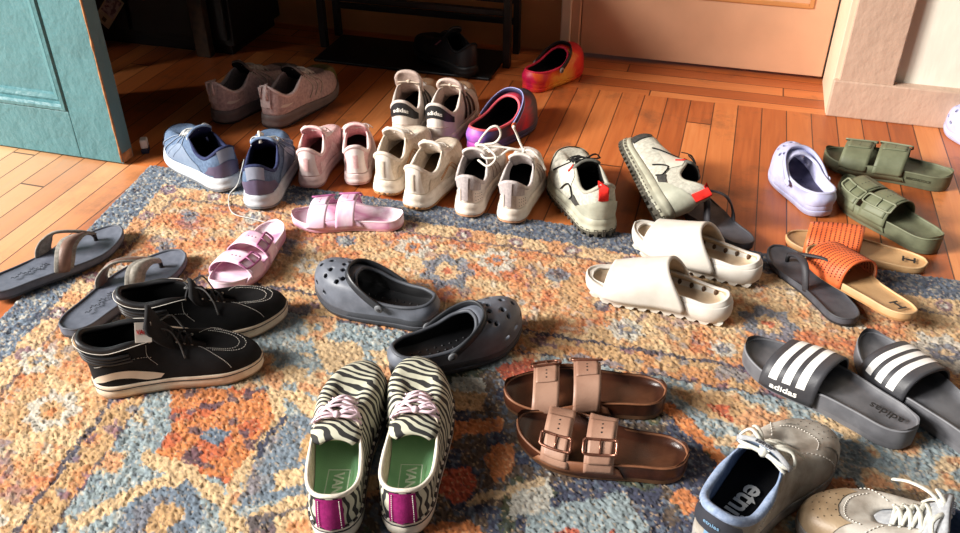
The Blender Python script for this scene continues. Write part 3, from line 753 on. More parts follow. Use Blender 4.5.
# ---------------------------------------------------------------- clogs
def clog(root, foot, M, H=0.088, side_h=0.052, rim=None, holes=True, strap_a=0.50, insole=True, strap_w=0.015, rim_m=True, nubs=True):
    """foam clog with a pivoting heel strap swung forward over the vamp"""
    L = foot.L; bot = spring(L, 0.014, 0.006)
    thk = tab([(0, 0.028), (0.4*L, 0.024), (0.75*L, 0.020), (L, 0.020)]); zt = lambda x: bot(x)+thk(x)
    mb = sole(foot, [(0, -0.006), (0.10, -0.001), (0.45, 0.0005), (0.5, -0.0018), (0.56, 0.0), (1.0, -0.001)], bot, zt); mb.build('sole', M.get('sole', M['body']), root, ang=60)
    R = rim or [(.60, 0, H-.004), (.595, .014, H-.006), (.565, .028, H-.014), (.50, .037, side_h+.014), (.40, .040, side_h+.002), (.28, .038, side_h-.002), (.15, .034, side_h), (.06, .022, side_h+.004), (.032, .010, side_h+.006), (.028, 0, side_h+.006)]
    U = Upper(foot, lambda x: zt(x)-0.003, R, th=0.050, bulge=0.006, warp=1.25, inset=0.001)
    body = U.mesh(18).build('body', [M['body'], M['lining']], root, solid=0.0055, smat=1, rmat=0)
    # the round vents are cut through the vamp, the slots through the toe wall
    if holes:
        cb = MB()
        spots = [(.0, .80), (.045, .82), (-.045, .82), (.0, .60), (.055, .62), (-.055, .62), (.10, .80), (-.10, .80), (.025, .42), (-.025, .42), (.085, .47), (-.085, .47), (.12, .64), (-.12, .64)]
        for u, v in spots:
            p = U.at(u, v); nn = U.N(u, v); cb.tube([p-nn*0.014, p+nn*0.014], 0.0046, 12)
        for u in (.02, .075, -.045, -.095, .125, -.14):
            p = U.at(u, .17); nn = U.N(u, .17); t = (U.at(u+.01, .17)-U.at(u-.01, .17)).normalized()
            cb.tube([p-nn*0.016, p+nn*0.014], 0.0062, 12, flat=0.55, up=Vector((0, 0, 1)))
        cut = cb.build('vent_cutter', M['body'], None, smooth=False)
        md = body.modifiers.new('vents', 'BOOLEAN'); md.operation = 'DIFFERENCE'; md.solver = 'EXACT'; md.object = cut
        cut.parent = root
        bpy.context.view_layer.update()
        me = bpy.data.meshes.new_from_object(body.evaluated_get(bpy.context.evaluated_depsgraph_get()))
        body.modifiers.clear(); body.data = me
        bpy.data.objects.remove(cut, do_unlink=True)
    if rim_m:
        mb = MB(); path = [U.at(u, 1.0, -0.0025) for u in np.linspace(0, 1, 72, endpoint=False)]
        mb.tube(path, 0.0036, 8, True); mb.build('rim', M.get('rim', M['body']), root)
    footbed(foot, zt, root, M.get('insole', M['lining']), cup=0.006, out=-0.004)
    if nubs:
        nb_ = MB()
        for i in range(9):
            for j in (-1, -.5, 0, .5, 1):
                x = L*(.12+.055*i); sphere(nb_, (x, foot.mid(x)+j*foot.hw(x)*.62, zt(x)+0.0015), 0.0026, 6, sq=.5)
        nb_.build('footbed_nubs', M.get('insole', M['lining']), root)
    # strap: from one rivet over the vamp to the other
    pu = 0.285
    a = U.at(pu, .86, 0.004); b = U.at(1-pu, .86, 0.004)
    top = U.at(0.0, .97, 0.0); path = []
    S = Vector((top.x+0.013, top.y, top.z+0.0045))
    ctr = (a+b)*0.5
    for t in np.linspace(0, 1, 31):
        th = math.pi*t
        p = ctr+(a-ctr)*math.copysign(abs(math.cos(th))**.8, math.cos(th))*1.02+(S-ctr)*(math.sin(th)**.8)
        path.append(p)
    mb = MB()
    axis = (S-ctr).normalized(); lat = (a-b).normalized(); nrm = axis.cross(lat)
    rows = []
    for i, p in enumerate(path):
        wv = nrm*(strap_w*0.5); rad = (p-ctr).normalized()*0.0022
        rows.append([p+wv*0.9-rad, p+wv-rad*0+rad*0, p+wv*0.9+rad, p-wv*0.9+rad, p-wv, p-wv*0.9-rad])
    mb.grid(rows, True); mb.build('heel_strap', M.get('strap', M['body']), root)
    if 'strap_edge' in M:
        mb = MB(); mb.tube([r[2] for r in rows], 0.0014, 6); mb.tube([r[3] for r in rows], 0.0014, 6); mb.build('strap_edge', M['strap_edge'], root)
    for p, u in ((a, pu), (b, 1-pu)):
        mb = MB(); n_ = U.N(u, .86); sphere(mb, p+n_*0.0035, 0.0085, 14, sq=.38, axis=n_)
        rv = mb.build('rivet', M['rivet'], root)
        mb = MB(); sphere(mb, p+n_*0.0058, 0.0042, 12, sq=.42, axis=n_); mb.build('rivet_button', M.get('button', M['body']), rv)
    return U

# ---------------------------------------------------------------- sandals and slides
def sandal_base(root, foot, M, thick=0.026, bed_name='footbed', rim_h=0.006, toe=0.010, layers=True, tap=0.5, heel_cup=0.004, groove=None, edge=None):
    L = foot.L; bot = spring(L, toe, 0.003)
    thk = tab([(0, thick), (0.45*L, thick*0.96), (0.75*L, thick*0.72), (L, thick*0.70)]); zt = lambda x: bot(x)+thk(x)
    z1 = lambda x: lerp(bot(x), zt(x), 0.34)
    mb = sole(foot, [(0, -0.004), (0.12, -0.0008), (1.0, 0.0)], bot, z1); mb.build('outsole', M['outsole'], root, ang=50)
    def topz(x, s_):
        f = x/L
        z = rim_h*max(0.0, (abs(s_)-0.70)/0.30)**1.5
        z += rim_h*0.9*max(0.0, (f-0.93)/0.07)**1.3+heel_cup*max(0.0, (0.07-f)/0.07)**1.2
        z += 0.004*math.exp(-((f-.50)/.10)**2)*(0.5-0.5*s_*foot.side)-heel_cup*0.8*math.exp(-((f-.16)/.10)**2-(s_/.6)**2)
        z += 0.003*math.exp(-((f-.80)/.03)**2)*math.exp(-(s_/.7)**2)
        return z
    hz = 0.0
    mb = sole(foot, [(0.0, 0.0), (0.75, 0.0003), (0.95, -0.0008)], z1, lambda x: zt(x)+rim_h*0.55, topz=lambda x, s_: topz(x, s_)-rim_h*0.55-0.001, k=17, bottom=False)
    b = mb.build(bed_name, [M['bed']], root, ang=70)
    # lip between side and top
    mb = MB(); rr = foot.ring(-0.0016); mb.tube([(x, y, zt(x)+rim_h*0.55-0.0005) for x, y in rr], 0.0022, 6, True); mb.build('footbed_lip', M.get('lip', M['bed']), root)
    return zt, bot
def edge_band(foot, x0, x1, sg, z0, z1, out, n=18):
    mb = MB(); rows = []
    for k in np.linspace(0, 1, n):
        x = foot.L*lerp(x0, x1, k); y = foot.yp(x)+out if sg > 0 else foot.yn(x)-out
        e = math.sin(math.pi*k)**.35
        rows.append([(x, y-sg*0.0004, z0(x)), (x, y+sg*0.0006, lerp(z0(x), z1(x)*e+z0(x)*(1-e), .5)), (x, y-sg*0.0002, z1(x)*e+z0(x)*(1-e))])
    mb.grid(rows); return mb
def buckle_strap(root, foot, M, name, xp, xn, h, zb, bb=0.27, big=False, label=None, hole_rows=(.44, .50, .56), over=(.10, .58), out=0.003):
    """strap with tapering overlap end, rectangular buckle with a pin, and punched holes; bb: where the buckle sits"""
    S = Strap(foot, xp, xn, h, zb=zb, out=out, e=.98, e2=.86)
    st = S.mesh(9, 40).build('strap', [M['strap'], M.get('strap_in', M['strap'])], root, solid=0.0028, smat=1, rmat=0, soff=1.0)
    if label: st['label'] = label
    off = 0.0034
    # overlapping end
    S.panel([(.10, over[0]), (.08, lerp(*over, .5)), (.06, over[1])], [(.90, over[0]), (.92, lerp(*over, .5)), (.94, over[1])], off+.0006, 22, 8).build('strap_end', M['strap'], st, solid=0.0018, soff=0)
    # buckle frame
    db = 0.070
    pts = [(.0, bb-db), (.5, bb-db*1.08), (1.0, bb-db), (1.03, bb), (1.0, bb+db), (.5, bb+db*1.08), (.0, bb+db), (-.03, bb)]
    q = [(0.02, bb-db), (.98, bb-db), (1.05, bb-db*.8), (1.05, bb+db*.8), (.98, bb+db), (.02, bb+db), (-.05, bb+db*.8), (-.05, bb-db*.8)]
    mb = MB(); path = []
    for i in range(len(q)):
        a = np.array(q[i]); b = np.array(q[(i+1) % len(q)])
        for t in (0, .25, .5, .75): path.append(S.at(*(a+(b-a)*t), off+.0035))
    mb.tube(path, 0.0021, 8, True); bk = mb.build('buckle', M['buckle'], st)
    mb = MB(); mb.tube([S.at(.5, bb-db, off+.0045), S.at(.5, bb, off+.0042), S.at(.5, bb+db*1.05, off+.0052)], 0.0014, 6); mb.build('buckle_pin', M['buckle'], bk)
    hb = MB()
    for b_ in hole_rows:
        sphere(hb, S.at(.5, b_, off+.0014), 0.0018, 8, sq=.35, axis=S.N(.5, b_))
    hb.build('strap_holes', M['hole'], st)
    return S

def slide_strap(root, S, M, name='strap', thick=0.0045, na=14, nb=44):
    return S.mesh(na, nb).build(name, [M['strap'], M.get('strap_in', M['strap'])], root, solid=thick, smat=1, rmat=0, soff=1.0)

def ribbon(path, wid, nrm, thick=0.002, mb=None):
    """flat band swept along path; nrm(t) gives its outward normal"""
    mb = mb or MB(); P = [Vector(p) for p in path]; rows = []; K = len(P)
    for i in range(K):
        t = (P[min(i+1, K-1)]-P[max(i-1, 0)]).normalized(); n_ = nrm(i/(K-1)); n_ = (n_-t*n_.dot(t)).normalized(); b = t.cross(n_)
        w_ = wid(i/(K-1)) if callable(wid) else wid
        rows.append([P[i]+b*w_*.5-n_*thick*.5, P[i]+b*w_*.52, P[i]+b*w_*.5+n_*thick*.5, P[i]+n_*thick*.9, P[i]-b*w_*.5+n_*thick*.5, P[i]-b*w_*.52, P[i]-b*w_*.5-n_*thick*.5, P[i]-n_*thick*.6])
    mb.grid(rows, True)
    k = len(mb.v)-8*K
    mb.f.append(tuple(k+7-i for i in range(8))); mb.m.append(0); mb.f.append(tuple(k+8*(K-1)+i for i in range(8))); mb.m.append(0)
    return mb
def thong(foot, zt, side, post=(.80, .16), mid=None, back=.46, rise=.036, wid0=.012, wid1=.030, thick=.003, back2=None):
    """one half of a toe-post strap, from the post over the instep to the edge of the sole"""
    L = foot.L; px = post[0]*L; py = foot.mid(px)+post[1]*foot.hw(px)*foot.side
    bx = (back2 or back)*L; by = (foot.yp(bx) if side > 0 else foot.yn(bx)); by -= side*0.002
    p0 = Vector((px, py, zt(px)+.016)); p3 = Vector((bx, by, zt(bx)-.004))
    p1 = Vector((lerp(px, bx, .30), lerp(py, by, .20), zt(px)+rise*.85)); p2 = Vector((lerp(px, bx, .72), lerp(py, by, .74), zt(bx)+rise*1.0)); p25 = Vector((lerp(px, bx, .93), lerp(py, by, .99)+side*.001, zt(bx)+rise*.45))
    path = crom([p0, p1, p2, p25, p3], 22)
    c = Vector((lerp(px, bx, .8), foot.mid(bx), zt(bx)-0.01))
    def nrm(t):
        i = min(22, int(t*22)); v = Vector(path[i])-c; v.x *= .15; return v.normalized()
    return path, (lambda t: lerp(wid0, wid1, sm(t*1.3))), nrm

# ================================================================ materials of the footwear
def fab(n, c, c2=None, **k): return mat(n, c, k.pop('rough', 0.85), c2, k.pop('nscale', 160), k.pop('bump', 0.35), k.pop('bscale', 900), k.pop('spec', 0.25), **k)
def lea(n, c, c2=None, **k): return mat(n, c, k.pop('rough', 0.5), c2, k.pop('nscale', 30), k.pop('bump', 0.18), k.pop('bscale', 420), k.pop('spec', 0.45), **k)
def rub(n, c, c2=None, **k): return mat(n, c, k.pop('rough', 0.55), c2, k.pop('nscale', 45), k.pop('bump', 0.08), k.pop('bscale', 500), k.pop('spec', 0.4), **k)
WHITE = rub('white_foam', (226, 220, 212), (206, 198, 188))
DARKL = fab('dark_lining', (26, 24, 26), (16, 15, 17))
GUM = rub('gum_rubber', (186, 138, 92), (160, 112, 70))
CHROME = mat('dull_metal', (176, 172, 166), 0.35, (140, 136, 130), 60, metal=0.9)
HOLE = mat('punched_hole', (18, 13, 10), 0.9)

def bedtext(root, foot, zt, s, name, m, cx, size, rot=0.0, lift=0.0016, cy=0.0, bold=0.01, sx=1.0):
    ca, sa = math.cos(rot), math.sin(rot)
    def fn(x, y):
        x *= size*sx; y *= size
        X = cx*foot.L+x*ca-y*sa; Y = foot.mid(cx*foot.L)+cy+x*sa+y*ca
        return (X, Y, zt(X)+lift)
    return lettering(fn, s, name, m, root, bold)
def surftext(root, S, s, name, m, a0, b0, da, db, bold=0.01, off=0.0016):
    """letters laid on a surface: da / db are the (a, b) steps of one em along the line and across it"""
    def fn(x, y): return S.at(a0+x*da[0]+y*db[0], b0+x*da[1]+y*db[1], off)
    return lettering(fn, s, name, m, root, bold)

# ---------------------------------------------------------------- taupe running shoes in the dark corner
TM = dict(upper=fab('taupe_knit', (206, 178, 172), (178, 150, 146)), sole=rub('taupe_sole', (120, 106, 102)), outsole=rub('taupe_outsole', (52, 47, 46)), lining=fab('taupe_lining', (172, 148, 142), (150, 128, 122)),
          tongue=fab('taupe_tongue', (120, 104, 98)), tongue_in=DARKL, lace=fab('pale_lace', (206, 192, 180)), insole=DARKL, collar=fab('taupe_collar', (222, 196, 190)))
SWW = lea('white_mark', (232, 220, 208), (220, 206, 194))
OLT = fab('olive_toe_mesh', (140, 132, 84), (104, 100, 64))
for lab, heel, toe, olive in (('taupe running shoe in the dark corner, the left one, nearest the teal door', *((-0.696, 2.128), (-0.540, 2.381)), 0), ('taupe running shoe with olive toe, right one of the pair in the dark corner', *((-0.553, 2.097), (-0.451, 2.324)), 1)):
    root = place('running_shoe', lab, 'shoe', 'taupe running shoes', heel, toe, 0.285, FZ, k=1.14)
    ft = Foot(0.285, 0.100, 1 if olive else -1)
    U = sneaker(root, ft, TM, rim=scale_rim(RIM_LOW, 1.0, 1.06), heel_h=.034, toe_h=.022)
    on_upper(root, U, 'heel_tab', TM['collar'], [(.478, .25), (.478, .6), (.478, 1.0)], [(.522, .25), (.522, .6), (.522, 1.0)], .003, 10, 4)
    t = MB(); t.tube([U.at(.488, .55, .004), U.at(.49, 1.0, .010), U.at(.5, 1.06, .011), U.at(.51, 1.0, .010), U.at(.512, .55, .004)], .0028, 6); t.build('pull_loop', TM['collar'], root)
    on_upper(root, U, 'side_mark', SWW, [(.556, .34), (.566, .46), (.60, .50)], [(.556, .34), (.574, .32), (.615, .49)], .0022, 14, 3)
    on_upper(root, U, 'toe_cap', OLT if olive else TM['tongue'], [(-.10, .10), (0, .12), (.10, .10)], [(-.10, .70), (0, .80), (.10, .70)], .0014, 20, 8)
    sm_ = MB()
    for k in range(3): U.seam([(.70+.03*k, .16), (.74+.03*k, .50), (.735+.028*k, .90)], .0013, .0018, 18, sm_)
    sm_.build('side_cords', TM['lace'], root)

# ---------------------------------------------------------------- blue running shoes
BM = dict(upper=fab('blue_mesh', (94, 114, 140), (76, 94, 120)), sole=rub('grey_white_sole', (190, 194, 198), (168, 172, 178)), outsole=rub('grey_outsole', (120, 122, 126)), lining=fab('navy_lining', (30, 33, 62), (18, 21, 44)),
          tongue=fab('blue_tongue', (110, 130, 160)), tongue_in=fab('navy_lining2', (38, 42, 80)), lace=fab('grey_lace', (190, 192, 190)), insole=DARKL, collar=fab('navy_collar', (48, 56, 92), (34, 40, 72)))
BPAN = lea('pale_blue_film', (122, 138, 158), (106, 122, 144)); BPUR = lea('dusty_purple_film', (92, 84, 108), (80, 72, 96)); BGRY = lea('blue_grey_film', (136, 142, 158))
for k, (lab, heel, toe) in enumerate((('blue running shoe turned to the left, its toe beside the teal door', *((-0.564, 1.761), (-0.756, 1.977))), ('blue running shoe seen from behind, next to the pink sneakers', *((-0.486, 1.671), (-0.500, 1.955))))):
    root = place('running_shoe', lab, 'shoe', 'blue running shoes', heel, toe, 0.290, k=1.05)
    ft = Foot(0.290, 0.108, -1 if k == 0 else 1)
    U = sneaker(root, ft, BM, rim=scale_rim(RIM_LOW, 1.05, 1.06), heel_h=.034, toe_h=.024, flare=.004)
    on_upper(root, U, 'heel_counter', BPUR, [(.44, .02), (.5, .03), (.56, .02)], [(.455, .48), (.5, .52), (.545, .48)], .002, 14, 5)
    on_upper(root, U, 'heel_tab', BGRY, [(.47, .52), (.5, .56), (.53, .52)], [(.47, .99), (.5, .99), (.53, .99)], .003, 10, 5)
    for s_ in (1, -1):
        f = lambda u: u if s_ > 0 else 1-u
        on_upper(root, U, 'side_panel', BPAN, [(f(.17), .06), (f(.26), .05), (f(.38), .06)], [(f(.20), .40), (f(.25), .62), (f(.36), .34)], .0016, 14, 6)
        on_upper(root, U, 'side_panel', BPUR, [(f(.40), .10), (f(.42), .3), (f(.43), .5)], [(f(.455), .10), (f(.455), .3), (f(.455), .48)], .0016, 8, 4)
        sm_ = MB()
        for q in range(4): U.seam([(f(.12+.035*q), .12), (f(.15+.035*q), .5), (f(.14+.03*q), .9)], .0016, .0012, 14, sm_)
        sm_.build('side_overlay', BPAN, root)
    on_upper(root, U, 'toe_cap', BPAN, [(-.11, .03), (0, .03), (.11, .03)], [(-.09, .30), (0, .36), (.09, .30)], .0014, 20, 5)
    if k == 1:
        lm = MB(); lm.tube(crom([U.at(.33, .93, .006), U.at(.36, .5, .012), U.at(.39, 0.1, .018), (0.06, .075, .004), (-.01, .055, .004), (-.035, .01, .003), (-.05, -.02, .003)], 40), .0012, 6)
        lm.build('loose_lace', BM['lace'], root)
        lm = MB(); sphere(lm, (.115, 0.0, .112), .006, 8); lm.tube([(.105, .0, .106), (.12, .003, .125), (.135, .0, .112)], .0035, 8); lm.build('lace_toggle', rub('toggle_white', (224, 222, 210)), root)

# ---------------------------------------------------------------- pink sneakers
PM = dict(upper=fab('pale_pink_mesh', (222, 184, 182), (204, 162, 162)), sole=rub('pink_white_sole', (222, 200, 196), (206, 182, 178)), outsole=rub('pink_outsole', (188, 150, 148)), lining=fab('pink_lining', (226, 168, 170), (206, 146, 150)),
          tongue=fab('pink_tongue', (230, 196, 192)), lace=fab('pink_white_lace', (232, 212, 206)), insole=fab('brown_insole', (104, 74, 70)), collar=fab('pink_collar', (232, 206, 202)))
PW = lea('pearl_white', (232, 220, 216), (216, 200, 196))
for k, (lab, heel, toe) in enumerate((('small pale pink sneaker, left of the two, between blue shoe and its mate', *((-0.393, 1.765), (-0.370, 1.966))), ('small pale pink sneaker beside the cream running shoes', *((-0.282, 1.779), (-0.307, 1.999))))):
    root = place('sneaker', lab, 'shoe', 'pale pink sneakers', heel, toe, 0.240)
    ft = Foot(0.240, 0.088, -1 if k == 0 else 1)
    U = sneaker(root, ft, PM, rim=scale_rim(RIM_LOW, .92, 1.0, .004), heel_h=.030, toe_h=.022)
    on_upper(root, U, 'heel_counter', PW, [(.44, .04), (.5, .05), (.56, .04)], [(.46, .9), (.5, .94), (.54, .9)], .002, 14, 6)
    on_upper(root, U, 'heel_tab', PM['upper'], [(.488, .2), (.488, .7)], [(.512, .2), (.512, .7)], .0038, 6, 3)
    for f in (lambda u: u, lambda u: 1-u):
        on_upper(root, U, 'eyestay', PW, [(f(.10), .70), (f(.18), .72), (f(.28), .78)], [(f(.10), .98), (f(.18), .98), (f(.28), .98)], .0016, 12, 3)
        on_upper(root, U, 'side_panel', PM['collar'], [(f(.20), .05), (f(.30), .05), (f(.42), .05)], [(f(.22), .5), (f(.29), .34), (f(.42), .6)], .0016, 12, 4)

# ---------------------------------------------------------------- cream running shoes
CM = dict(upper=fab('cream_mesh', (222, 208, 190), (204, 188, 168)), sole=rub('cream_sole', (230, 220, 206), (212, 200, 184)), outsole=GUM, lining=fab('cream_lining', (216, 202, 186), (196, 180, 164)), tongue=fab('cream_tongue', (226, 214, 200)),
          lace=fab('cream_lace', (232, 222, 208)), insole=fab('brown_insole2', (120, 96, 74)), collar=fab('cream_collar', (226, 212, 196)))
CP = lea('cream_gloss', (236, 228, 216), (220, 210, 196))
for k, (lab, heel, toe) in enumerate((('cream running shoe with gum sole, next to the pink sneakers', *((-0.218, 1.733), (-0.160, 1.939))), ('cream running shoe with gum sole, heel nearest the pink two-strap sandal', *((-0.148, 1.671), (-0.074, 1.877))))):
    root = place('running_shoe', lab, 'shoe', 'cream running shoes', heel, toe, 0.252, k=1.06)
    ft = Foot(0.252, 0.090, -1 if k == 0 else 1)
    U = sneaker(root, ft, CM, rim=scale_rim(RIM_LOW, .95, 1.05), heel_h=.036, toe_h=.026, flare=.005)
    on_upper(root, U, 'heel_counter', CP, [(.45, .05), (.5, .06), (.55, .05)], [(.47, .92), (.5, .95), (.53, .92)], .002, 14, 6)
    on_upper(root, U, 'heel_strip', CM['upper'], [(.489, .15), (.489, .75)], [(.508, .15), (.508, .75)], .0036, 6, 3)
    for f in (lambda u: u, lambda u: 1-u):
        on_upper(root, U, 'eyestay', CP, [(f(.10), .72), (f(.18), .74), (f(.28), .80)], [(f(.10), .98), (f(.18), .98), (f(.28), .98)], .0016, 12, 3)
        on_upper(root, U, 'side_panel', fab('sand_mesh', (204, 186, 164)), [(f(.24), .05), (f(.33), .05), (f(.43), .05)], [(f(.22), .55), (f(.31), .46), (f(.42), .66)], .0014, 12, 4)
        lm = MB()
        for q in (0, 1): U.seam([(f(.22+.02*q), .10), (f(.27+.02*q), .42), (f(.345), .16+.1*q)], .0012, .0016, 16, lm)
        lm.build('side_stitching', GUM, root)
    on_upper(root, U, 'toe_cap', CP, [(-.10, .03), (0, .03), (.10, .03)], [(-.08, .34), (0, .42), (.08, .34)], .0014, 20, 5)
    gm = MB()
    for q in range(5):
        sphere(gm, U.at(.46+.02*q, 0, .0) + Vector((-.004, 0, -.026)), .006, 8, sq=.7)
    gm.build('heel_lugs', GUM, root)

# ---------------------------------------------------------------- court sneakers with black heel bands
AM = dict(upper=lea('white_court_leather', (224, 214, 204), (208, 196, 186)), sole=rub('white_court_sole', (228, 218, 208), (210, 198, 188)), outsole=rub('white_court_outsole', (206, 194, 182)), lining=fab('court_lining', (206, 184, 172), (188, 164, 152)),
          tongue=fab('court_tongue', (210, 188, 176), (196, 172, 160)), lace=fab('court_lace', (214, 196, 176)), insole=DARKL, collar=fab('court_collar', (214, 200, 190)))
ABLK = lea('black_band_leather', (34, 33, 35), (24, 24, 26)); ATAN = lea('tan_suede', (186, 148, 116), (164, 126, 96))
LET = lea('white_print', (232, 226, 216), (226, 220, 210))
for k, (lab, heel, toe) in enumerate((('white court sneaker with black heel band and tall padded tongue', *((-0.195, 1.983), (-0.145, 2.282))), ('white court sneaker with black heel band, touching the tie-dye purple clog', *((-0.112, 1.966), (-0.033, 2.255))))):
    root = place('court_sneaker', lab, 'shoe', 'white court sneakers with black heel bands', heel, toe, 0.278, FZ, k=1.10)
    ft = Foot(0.278, 0.096, -1 if k == 0 else 1)
    U = sneaker(root, ft, AM, rim=scale_rim(RIM_LOW, 1.0, 1.20), heel_h=.036, toe_h=.028, flare=.001, bulge=.003,
                tongue=[(.70, .064, .018), (.60, .076, .024), (.50, .092, .029), (.43, .112, .031), (.39, .138 if k == 0 else .128, .032), (.375, .150 if k == 0 else .138, .022)])
    on_upper(root, U, 'heel_band', ABLK, [(.40, .50), (.45, .55), (.5, .57), (.55, .55), (.60, .50)], [(.40, .86), (.46, .95), (.5, .98), (.54, .95), (.60, .86)], .002, 26, 5)
    surftext(root, U, 'adidas', 'heel_lettering', LET, .5, .745, (.0235, 0), (0, .19), .02, .0030)
    for f in (lambda u: u, lambda u: 1-u):
        for q in range(3):
            on_upper(root, U, 'side_stripe', ABLK, [(f(.21+.040*q), .10), (f(.19+.032*q), .80)], [(f(.232+.040*q), .10), (f(.208+.032*q), .80)], .0018, 8, 2)
    on_upper(root, U, 'toe_cap', ATAN, [(-.14, .06), (0, .06), (.14, .06)], [(-.11, .86), (0, .80), (.11, .86)], .0012, 24, 8)
    sm_ = MB(); U.seam([(.44, .30), (.5, .26), (.56, .30)], .0009, .0008, 20, sm_); sm_.build('heel_seam', AM['lining'], root)

# ---------------------------------------------------------------- white training shoes with long laces
WM = dict(upper=fab('white_mesh', (216, 206, 198), (198, 188, 180)), sole=rub('white_trainer_sole', (228, 218, 206), (212, 200, 186)), outsole=rub('peach_outsole', (200, 150, 116), (180, 130, 98)), lining=fab('grey_pad_lining', (188, 178, 174), (168, 158, 156)),
          tongue=fab('white_tongue', (218, 208, 200)), lace=fab('white_round_lace', (226, 218, 206)), insole=DARKL, collar=fab('grey_collar', (198, 188, 184), (176, 166, 164)))
WG = fab('light_grey_pad', (178, 168, 166), (160, 150, 150)); WP = lea('perforated_white', (222, 208, 196), (210, 194, 182)); BRS = lea('brown_stripe', (120, 92, 76))
for k, (lab, heel, toe) in enumerate((('white training shoe with a big lace loop standing up, beside the cream running shoes', *((-0.030, 1.638), (0.024, 1.872))), ('white training shoe with brown side stripes, beside the grey trail shoe', *((0.062, 1.613), (0.117, 1.852))))):
    root = place('training_shoe', lab, 'shoe', 'white training shoes', heel, toe, 0.272, k=1.02)
    ft = Foot(0.272, 0.092, -1 if k == 0 else 1)
    U = sneaker(root, ft, WM, rim=scale_rim(RIM_LOW, 1.02, 1.02), heel_h=.034, toe_h=.024, flare=.003, knot=False)
    on_upper(root, U, 'heel_pad', WG, [(.43, .56), (.5, .52), (.57, .56)], [(.44, .96), (.5, .98), (.56, .96)], .0022, 16, 5)
    on_upper(root, U, 'heel_tab', WG, [(.482, .12), (.482, .5), (.482, .99)], [(.506, .12), (.506, .5), (.506, .99)], .0046, 10, 3)
    for f in (lambda u: u, lambda u: 1-u):
        p = on_upper(root, U, 'heel_panel', WP, [(f(.41), .05), (f(.44), .05), (f(.475), .05)], [(f(.42), .30), (f(.45), .50), (f(.475), .70)], .0020, 8, 4)
        hm = MB()
        for a in range(4):
            for b in range(3): sphere(hm, U.at(f(.425+.012*a), .12+.13*b, .0022), .0012, 6, sq=.3, axis=U.N(f(.425+.012*a), .12+.13*b))
        hm.build('perforations', HOLE, p)
        for q in range(3): on_upper(root, U, 'side_stripe', BRS, [(f(.19+.035*q), .10), (f(.20+.028*q), .72)], [(f(.197+.035*q), .10), (f(.207+.028*q), .72)], .0018, 8, 2)
        on_upper(root, U, 'eyestay', WP, [(f(.10), .72), (f(.18), .74), (f(.29), .80)], [(f(.10), .98), (f(.18), .98), (f(.29), .98)], .0016, 12, 3)
    lm = MB()
    c = Vector((.128, ft.mid(.128), .112))
    if k == 0:
        lm.tube(crom([c, c+Vector((.0, -.012, .022)), c+Vector((-.004, -.030, .046)), c+Vector((-.004, -.046, .050)), c+Vector((-.002, -.052, .030)), c+Vector((.004, -.036, .006)), c], 34), .0026, 6)
        lm.tube(crom([c, c+Vector((-.02, -.02, .010)), c+Vector((-.04, -.05, -.004)), c+Vector((-.05, -.035, -.022)), c+Vector((-.035, -.01, -.018))], 24), .0026, 6)
    else:
        lm.tube(crom([c, c+Vector((.004, .01, .016)), c+Vector((.006, .018, .034)), c+Vector((.002, .024, .050))], 18), .0026, 6); sphere(lm, c+Vector((.002, .024, .052)), .0042, 8)
        lm.tube(crom([c, c+Vector((-.01, .03, .004)), c+Vector((-.025, .05, -.008)), c+Vector((-.03, .08, -.012)), c+Vector((-.01, .09, -.006)), c+Vector((.0, .06, .002)), c], 30), .0026, 6)
        lm.tube(crom([c, c+Vector((-.008, -.02, .004)), c+Vector((-.014, -.04, -.014)), c+Vector((-.012, -.050, -.035))], 18), .0026, 6)
    sphere(lm, c, .006, 8); lm.build('tied_lace', WM['lace'], root)

